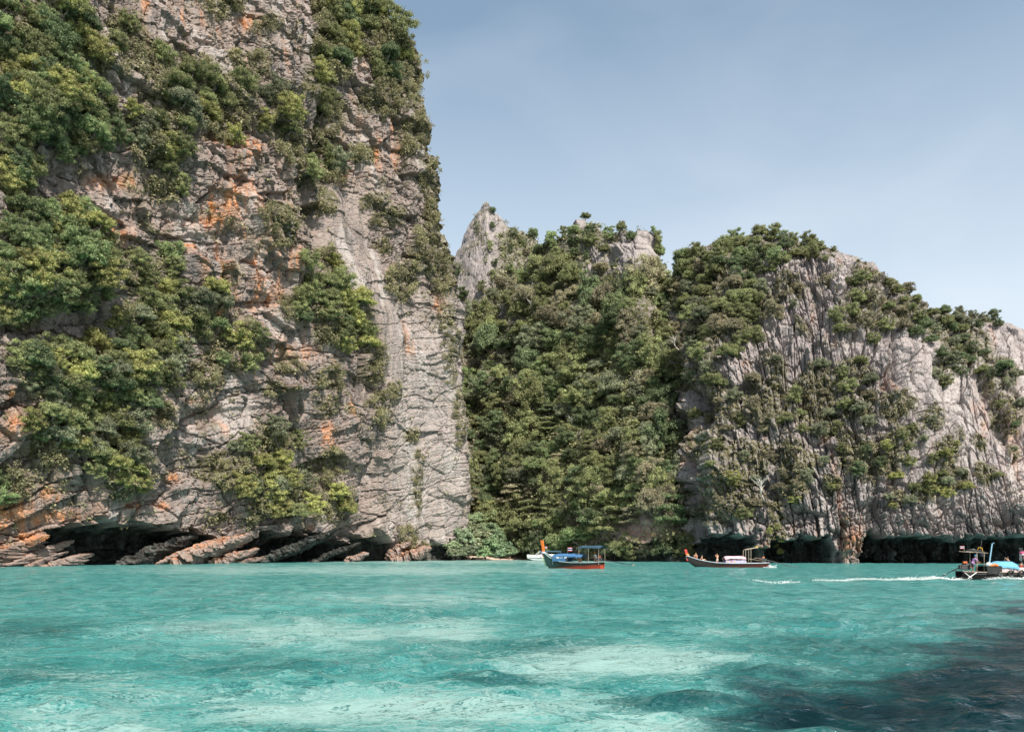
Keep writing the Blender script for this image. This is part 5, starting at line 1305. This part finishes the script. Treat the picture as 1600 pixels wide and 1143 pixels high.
def person(loc, rz, pose, skin, label, shirt=None, shorts=None, hair=None, cap=None):
    """adult figure facing local +x, feet (or seat) at z = 0; pose overrides joints"""
    root = empty('person', loc, rz, label, 'person')
    J = dict(pelvis=(0, 0, .93), waist=(0, 0, 1.08), chest=(.01, 0, 1.30), neck=(.0, 0, 1.47), jaw=(.03, 0, 1.56), head=(.02, 0, 1.64), crown=(.0, 0, 1.72), nose=(.135, 0, 1.60))
    for s, n in ((1, 'l'), (-1, 'r')):
        J.update({'hip' + n: (0, .1 * s, .88), 'knee' + n: (.03, .11 * s, .49), 'ankle' + n: (-.01, .11 * s, .08), 'toe' + n: (.17, .13 * s, .03), 'sh' + n: (0, .19 * s, 1.41), 'el' + n: (-.03, .26 * s, 1.13), 'wr' + n: (.06, .27 * s, .88)})
    J.update(pose)
    V = []; R = []; E = []; I = {}
    def add(k, p, r, frm=None):
        I[k] = len(V); V.append(p); R.append(r)
        if frm is not None: E.append((I[frm], I[k]))
    add('pelvis', J['pelvis'], (.13, .16)); add('waist', J['waist'], (.11, .14), 'pelvis'); add('chest', J['chest'], (.12, .17), 'waist'); add('neck', J['neck'], .058, 'chest')
    add('jaw', J['jaw'], .078, 'neck'); add('head', J['head'], (.098, .085), 'jaw'); add('crown', J['crown'], .07, 'head'); add('nose', J['nose'], .016, 'jaw')
    for n in 'lr':
        add('hip' + n, J['hip' + n], .095, 'pelvis'); add('knee' + n, J['knee' + n], .06, 'hip' + n); add('ankle' + n, J['ankle' + n], .04, 'knee' + n); add('toe' + n, J['toe' + n], .035, 'ankle' + n)
        add('sh' + n, J['sh' + n], .06, 'chest'); add('el' + n, J['el' + n], .043, 'sh' + n); add('wr' + n, J['wr' + n], .03, 'el' + n)
        w = Vector(J['wr' + n]); d = (w - Vector(J['el' + n])).normalized(); sd = d.cross(Vector((1, 0, .2))).normalized(); up = sd.cross(d)
        add('palm' + n, w + d * .075, (.034, .02), 'wr' + n)
        for k, (o_, l1) in enumerate(((-.03, .068), (-.01, .078), (.01, .074), (.03, .058))):
            add('f%d%s' % (k, n), w + d * (.105 + l1 * .4) + sd * o_, .009, 'palm' + n); add('g%d%s' % (k, n), w + d * (.105 + l1) + sd * o_ * 1.1 + up * .03, .008, 'f%d%s' % (k, n))
        add('t' + n, w + d * .08 - sd * .055 + up * .015, .01, 'palm' + n)
    skin_mesh('body', V, E, R, skin, root)
    hc = Vector(J['head']); ax = (Vector(J['crown']) - hc).normalized(); fw = (Vector(J['nose']) - hc); fw = (fw - ax * fw.dot(ax)).normalized(); sd = ax.cross(fw)
    for s in (-1, 1): MB().ball(hc + fw * .092 + sd * .034 * s - ax * .005, .013, 6).build('eye', M['hair'], root)
    if hair is not None:
        b = MB(); rows = []
        for i in range(6):
            a = math.pi * .62 * i / 5
            rows.append([hc + ax * .01 + (ax * math.cos(a) * .125 + (fw * math.cos(t) * (.105 if math.cos(t) < 0.3 else .1 - .09 * max(0, i - 2) / 3 * math.cos(t)) + sd * math.sin(t) * .1) * math.sin(a)) for t in [2 * math.pi * j / 12 for j in range(12)]])
        b.grid(rows, True); b.build('hair', hair, root, True)
    if cap is not None:
        b = MB(); rows = []
        for i in range(5):
            a = math.pi * .5 * i / 4; rows.append([hc + ax * .02 + ax * math.cos(a) * .13 + (fw * math.cos(t) + sd * math.sin(t)) * math.sin(a) * .118 for t in [2 * math.pi * j / 12 for j in range(12)]])
        b.grid(rows, True); b.grid([[hc + ax * .03 + fw * .1 + sd * y for y in (-.08, 0, .08)], [hc + ax * .01 + fw * .2 + sd * y for y in (-.06, 0, .06)]]); b.build('cap', cap, root, True)
    if shirt is not None:
        ks = ['waist', 'chest', 'shl', 'ell', 'shr', 'elr']; vs = [J['waist'], J['chest'], J['shl'], tuple(Vector(J['shl']).lerp(Vector(J['ell']), .9)), J['shr'], tuple(Vector(J['shr']).lerp(Vector(J['elr']), .9)), tuple(Vector(J['pelvis']).lerp(Vector(J['waist']), .3))]
        skin_mesh('shirt', vs, [(0, 1), (1, 2), (2, 3), (1, 4), (4, 5), (0, 6)], [(.13, .165), (.14, .19), .08, .06, .08, .06, (.145, .175)], shirt, root)
    if shorts is not None:
        vs = [J['pelvis'], tuple(Vector(J['pelvis']).lerp(Vector(J['waist']), .5))] + [J['hipl'], tuple(Vector(J['hipl']).lerp(Vector(J['kneel']), .6)), J['hipr'], tuple(Vector(J['hipr']).lerp(Vector(J['kneer']), .6))]
        skin_mesh('shorts', vs, [(0, 1), (0, 2), (2, 3), (0, 4), (4, 5)], [(.15, .18), (.13, .16), .115, .09, .115, .09], shorts, root)
    return root

SIT = dict(pelvis=(0, 0, .12), waist=(-.03, 0, .27), chest=(-.01, 0, .50), neck=(.02, 0, .67), jaw=(.06, 0, .76), head=(.05, 0, .84), crown=(.03, 0, .92), nose=(.165, 0, .80), hipl=(.02, .1, .1), hipr=(.02, -.1, .1), kneel=(.38, .14, .34), kneer=(.4, -.14, .3), anklel=(.55, .14, -.02), ankler=(.58, -.14, -.03), toel=(.72, .15, -.05), toer=(.75, -.15, -.05),
           shl=(0, .19, .61), shr=(0, -.19, .61), ell=(.14, .26, .38), elr=(.12, -.26, .38), wrl=(.36, .18, .36), wrr=(.34, -.18, .36))
LEANBACK = dict(SIT, chest=(-.08, 0, .49), neck=(-.1, 0, .66), jaw=(-.07, 0, .75), head=(-.09, 0, .83), crown=(-.11, 0, .91), nose=(.03, 0, .80), shl=(-.09, .19, .6), shr=(-.09, -.19, .6), ell=(-.3, .26, .36), elr=(-.3, -.26, .36), wrl=(-.36, .26, .08), wrr=(-.36, -.26, .08))
HANDS_UP = dict(ell=(.1, .34, 1.45), elr=(.1, -.34, 1.45), wrl=(.14, .14, 1.6), wrr=(.14, -.14, 1.6))
DRIVE = dict(waist=(.06, 0, 1.06), chest=(.14, 0, 1.27), neck=(.2, 0, 1.42), jaw=(.25, 0, 1.5), head=(.25, 0, 1.58), crown=(.24, 0, 1.66), nose=(.36, 0, 1.54), shl=(.15, .19, 1.37), shr=(.15, -.19, 1.37), ell=(.36, .26, 1.18), elr=(.34, -.26, 1.14), wrl=(.58, .2, 1.06), wrr=(.6, -.18, 1.0), kneel=(.1, .13, .48), kneer=(-.02, -.12, .48), anklel=(.06, .14, .08), toel=(.24, .15, .03), ankler=(-.16, -.13, .08), toer=(.02, -.14, .03))
CAMERA_UP = dict(SIT, ell=(.16, .3, .62), elr=(.16, -.3, .62), wrl=(.22, .1, .78), wrr=(.22, -.1, .78))

def on(boat, x, y, z):
    a = boat.rotation_euler.z; c, s = math.cos(a), math.sin(a)
    return (boat.location.x + c * x - s * y, boat.location.y + s * x + c * y, boat.location.z + z), a
p, a = on(b1, -3.95, -.25, .62); person(p, a + .3, DRIVE, M['brownskin'], 'boatman in pale shirt and orange cap standing under the navy stern canopy', M['whitecloth'], M['darkcloth'], None, M['orangecloth'])
p, a = on(b2, 5.0, -.1, 1.36); person(p, a - 1.9, LEANBACK, M['skin2'], 'sunburnt bather leaning back at the bow of the low dark boat', None, M['redcloth'], M['fairhair'])
p, a = on(b2, 3.95, -.1, .98); person(p, a + 3.0, LEANBACK, M['skin2'], 'bather in white swimwear reclining behind the bow of the low dark boat', None, M['whitecloth'], M['hair'])
p, a = on(b2, 1.55, -.25, .36); person(p, a - 1.2, HANDS_UP, M['skin2'], 'tanned bather in white shorts standing with raised arms by the boat ladder', None, M['whitecloth'], M['fairhair'])
p, a = on(b3, -4.55, -.45, .36); person(p, a, DRIVE, M['brownskin'], 'driver in lilac shirt and blue cap steering the speeding boat', M['purple'], M['darkcloth'], None, M['bluecap'])
p, a = on(b3, -1.2, .1, .95); person(p, a + math.pi, CAMERA_UP, M['skin'], 'shirtless dark haired passenger sitting up beside the sky blue canopy', None, M['darkcloth'], M['hair'])
p, a = on(b3, -.35, -.35, .56); person(p, a + .4, SIT, M['skin2'], 'passenger in red sitting on the pale seats just ahead of the sky blue canopy', M['redcloth'], M['darkcloth'], M['hair'])
p, a = on(b4, 4.35, -.2, 1.15); person(p, a - 2.2, SIT, M['skin'], 'passenger in white sitting near the pink ribboned prow', M['whitecloth'], M['redcloth'], M['hair'])

# ------------------------------------------------------------------ foam: wake, bow wave and splashes
def foam():
    rng = np.random.default_rng(77); C = []; S = []
    def strip(x0, d0, x1, d1, n, wid, s0, s1, hgt=0.05):
        t = rng.uniform(0, 1, n) ** 0.8
        x = x0 + (x1 - x0) * t + rng.normal(0, wid, n); y = d0 + (d1 - d0) * t + rng.normal(0, wid, n)
        C.append(np.stack([x, y, wave(x, y) + rng.exponential(hgt, n) * 0.6], 1)); S.append((s0 + (s1 - s0) * t) * rng.uniform(0.4, 1.3, n))
    strip(39.6, 69.6, 24.5, 64.5, 2600, .26, .06, .025)
    strip(38.5, 69.0, 33.0, 67.0, 900, .25, .075, .05, .09)
    strip(22.5, 62.5, 18.5, 61.0, 260, .4, .05, .03)
    strip(41.0, 68.9, 46.5, 68.7, 1200, .25, .045, .08, .09)
    strip(50.4, 69.2, 44.5, 67.6, 1100, .34, .08, .04, .1)
    strip(38.6, 126.4, 41.2, 126.0, 700, .33, .13, .1, .16)
    C = np.concatenate(C); S = np.concatenate(S)[:, None, None]
    octa = np.array([(1, 0, 0), (0, 1, 0), (-1, 0, 0), (0, -1, 0), (0, 0, 1), (0, 0, -1)], float) * np.array([1.5, 1.0, .45])
    V = (C[:, None] + octa[None] * S).reshape(-1, 3)
    fc = np.array([(0, 1, 4), (1, 2, 4), (2, 3, 4), (3, 0, 4), (1, 0, 5), (2, 1, 5), (3, 2, 5), (0, 3, 5)])
    Q = (np.arange(len(C))[:, None, None] * 6 + fc[None]).reshape(-1, 3)
    t = NT('foam'); t.put(t.b.inputs['Base Color'], t.mix(t.rng(t.noise(t.objco(), 3, 4), .3, .7), (.68, .76, .75), (.85, .86, .85))); t.b.inputs['Roughness'].default_value = .7
    tag(link(bpy.data.objects.new('foam', fast_mesh('foam', V, Q, [t.m], None, True))), 'white churned foam of boat wakes and splashes on the turquoise water', None, None, 'stuff')
foam()

# ------------------------------------------------------------------ rock slabs slanting out of the water under the tall cliff, boulders, beach stones
base_px = np.array([-4, 121, 259, 404, 516, 600, 670, 722]); base_d = np.array([130, 142, 162, 184, 206, 228, 244, 256])
def rock_body(name, a, b, thick, D, label, stain, seed, algae=0.0, deep=1.0, group=None):
    """one slanting slab of rock between two photo points, as a real body lying at the foot of the cliff"""
    A = world_at(a[0], a[1], D); B = world_at(b[0] + (b[0] - a[0]) * .4, b[1] - (a[1] - b[1]) * .3, D + (b[0] - a[0]) * 0.2 + 2.0)
    A.z = min(A.z, .35) - 0.5
    ln = (B - A).length; ax = (B - A) / ln; T = thick * D / F
    side = Vector((0, 1, 0)); up = ax.cross(side).normalized()
    if up.z < 0: up = -up
    n, k = 60, 28; u = np.linspace(-1, 1, n)[:, None]; th = np.linspace(0, 2 * math.pi, k, endpoint=False)[None]
    r = (1 - np.abs(u) ** 2.6) ** 0.6 * (1 - 0.25 * u) + 0.001
    cu = np.sign(np.cos(th)) * np.abs(np.cos(th)) ** .55; su = np.sign(np.sin(th)) * np.abs(np.sin(th)) ** .55
    g1, q1, e1, e2 = voronoi(u * ln / 1.5 + seed * 5.3, th * 1.0 + seed * 3.1 + 0 * u, 840 + seed)
    nz = 0.85 + .3 * (q1 - .5) - .22 * (1 - sstep(0, .12, g1)) + .35 * fbm(u * ln / 2.6 + seed, th * 0.9 + seed * 3.1, 4, 800 + seed) + .2 * ridged(u * ln / 0.8, th * 1.6, 3, 820 + seed)
    bend = 0.35 * T * fbm(u * 1.6 + seed, u * 0 + seed * 1.7, 2, 830 + seed)
    X = u * ln * .5; Yv = cu * r * T * deep * nz; Zv = su * r * T * .6 * nz + bend
    c = (A + B) * .5
    P = np.array(c)[None, None] + (X + 0 * Zv)[..., None] * np.array(ax) + Yv[..., None] * np.array(side) + (Zv + 0 * X)[..., None] * np.array(up)
    at = {'stain': (stain * (0.25 + 0.9 * sstep(-.2, .8, np.sin(th))) + 0 * X), 'pale': np.full(P.shape[:2], .15 * (1 - algae)), 'moss': np.zeros(P.shape[:2]), 'algae': np.full(P.shape[:2], algae)}
    me = fast_mesh(name, P.reshape(-1, 3), grid_faces(n, k, True), [M_ROCK], at)
    o = link(bpy.data.objects.new(name, me)); tag(o, label, 'rock', group); return o
bd = lambda px: float(np.interp(px, base_px, base_d)) - 0.6
SL = 'rock slabs at the foot of the tall cliff'
for i, (a, b, th, st, al, lab) in enumerate([
    ((-14, 872), (40, 846), 20, 1.0, 0, 'orange topped slab at the frame edge, highest of the slanting shore slabs'),
    ((2, 886), (84, 853), 10, .75, 0, 'long orange and grey slab, second of the stepped slabs by the frame edge'),
    ((36, 884), (86, 866), 6, .5, 0, 'thin grey pink slab between two others of the stepped slabs by the frame edge'),
    ((64, 886), (122, 869), 12, .6, 0, 'lowest stepped slab touching the water near the first cave'),
    ((240, 880), (322, 846), 7, .95, 0, 'thin orange rib of rock slanting up between the two sea caves'),
    ((270, 881), (360, 844), 19, .95, 0, 'thick orange rib beside the thin one between the two sea caves'),
    ((330, 880), (384, 862), 12, .8, 0, 'broad orange slab leaning into the second sea cave'),
    ((366, 880), (410, 870), 7, .4, .2, 'short pinkish slab at the water just inside the second cave'),
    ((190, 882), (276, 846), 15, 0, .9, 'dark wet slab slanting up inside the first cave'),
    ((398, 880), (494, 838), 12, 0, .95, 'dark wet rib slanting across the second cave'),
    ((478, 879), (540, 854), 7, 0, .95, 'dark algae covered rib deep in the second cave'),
    ((540, 877), (566, 866), 9, .5, 0, 'small pale rock at the water in the mouth of the second cave'),
    ((608, 878), (656, 862), 17, .8, 0, 'orange boulder at the water below the yellow green foot bush'),
    ((604, 858), (632, 846), 12, .6, 0, 'pinkish rock shoulder behind the orange boulder'),
    ]): rock_body('rock_slab', a, b, th, bd(a[0]) + (2.5 if al > .5 else 0), lab, st, i + 1, al, 2.8, SL)
for i, (px, py, w, lab) in enumerate([(703, 870, 9, 'pale pink boulder at the cliff end of the beach'), (722, 872, 16, 'long flat boulder in front of the light green beach bushes'), (738, 872, 9, 'flat rock beside the long boulder on the beach'), (806, 870, 7, 'brown driftwood stump of rock near the bow of the speedboat'), (796, 871, 6, 'small brown stone on the beach before the dark hollow')]):
    o = rock_body('boulder', (px - w * .5, py + 1), (px + w * .5, py), 5, 270, lab, .3 if i < 3 else .5, 40 + i, 0, 1.4, 'stones on the beach')
settle_labels()
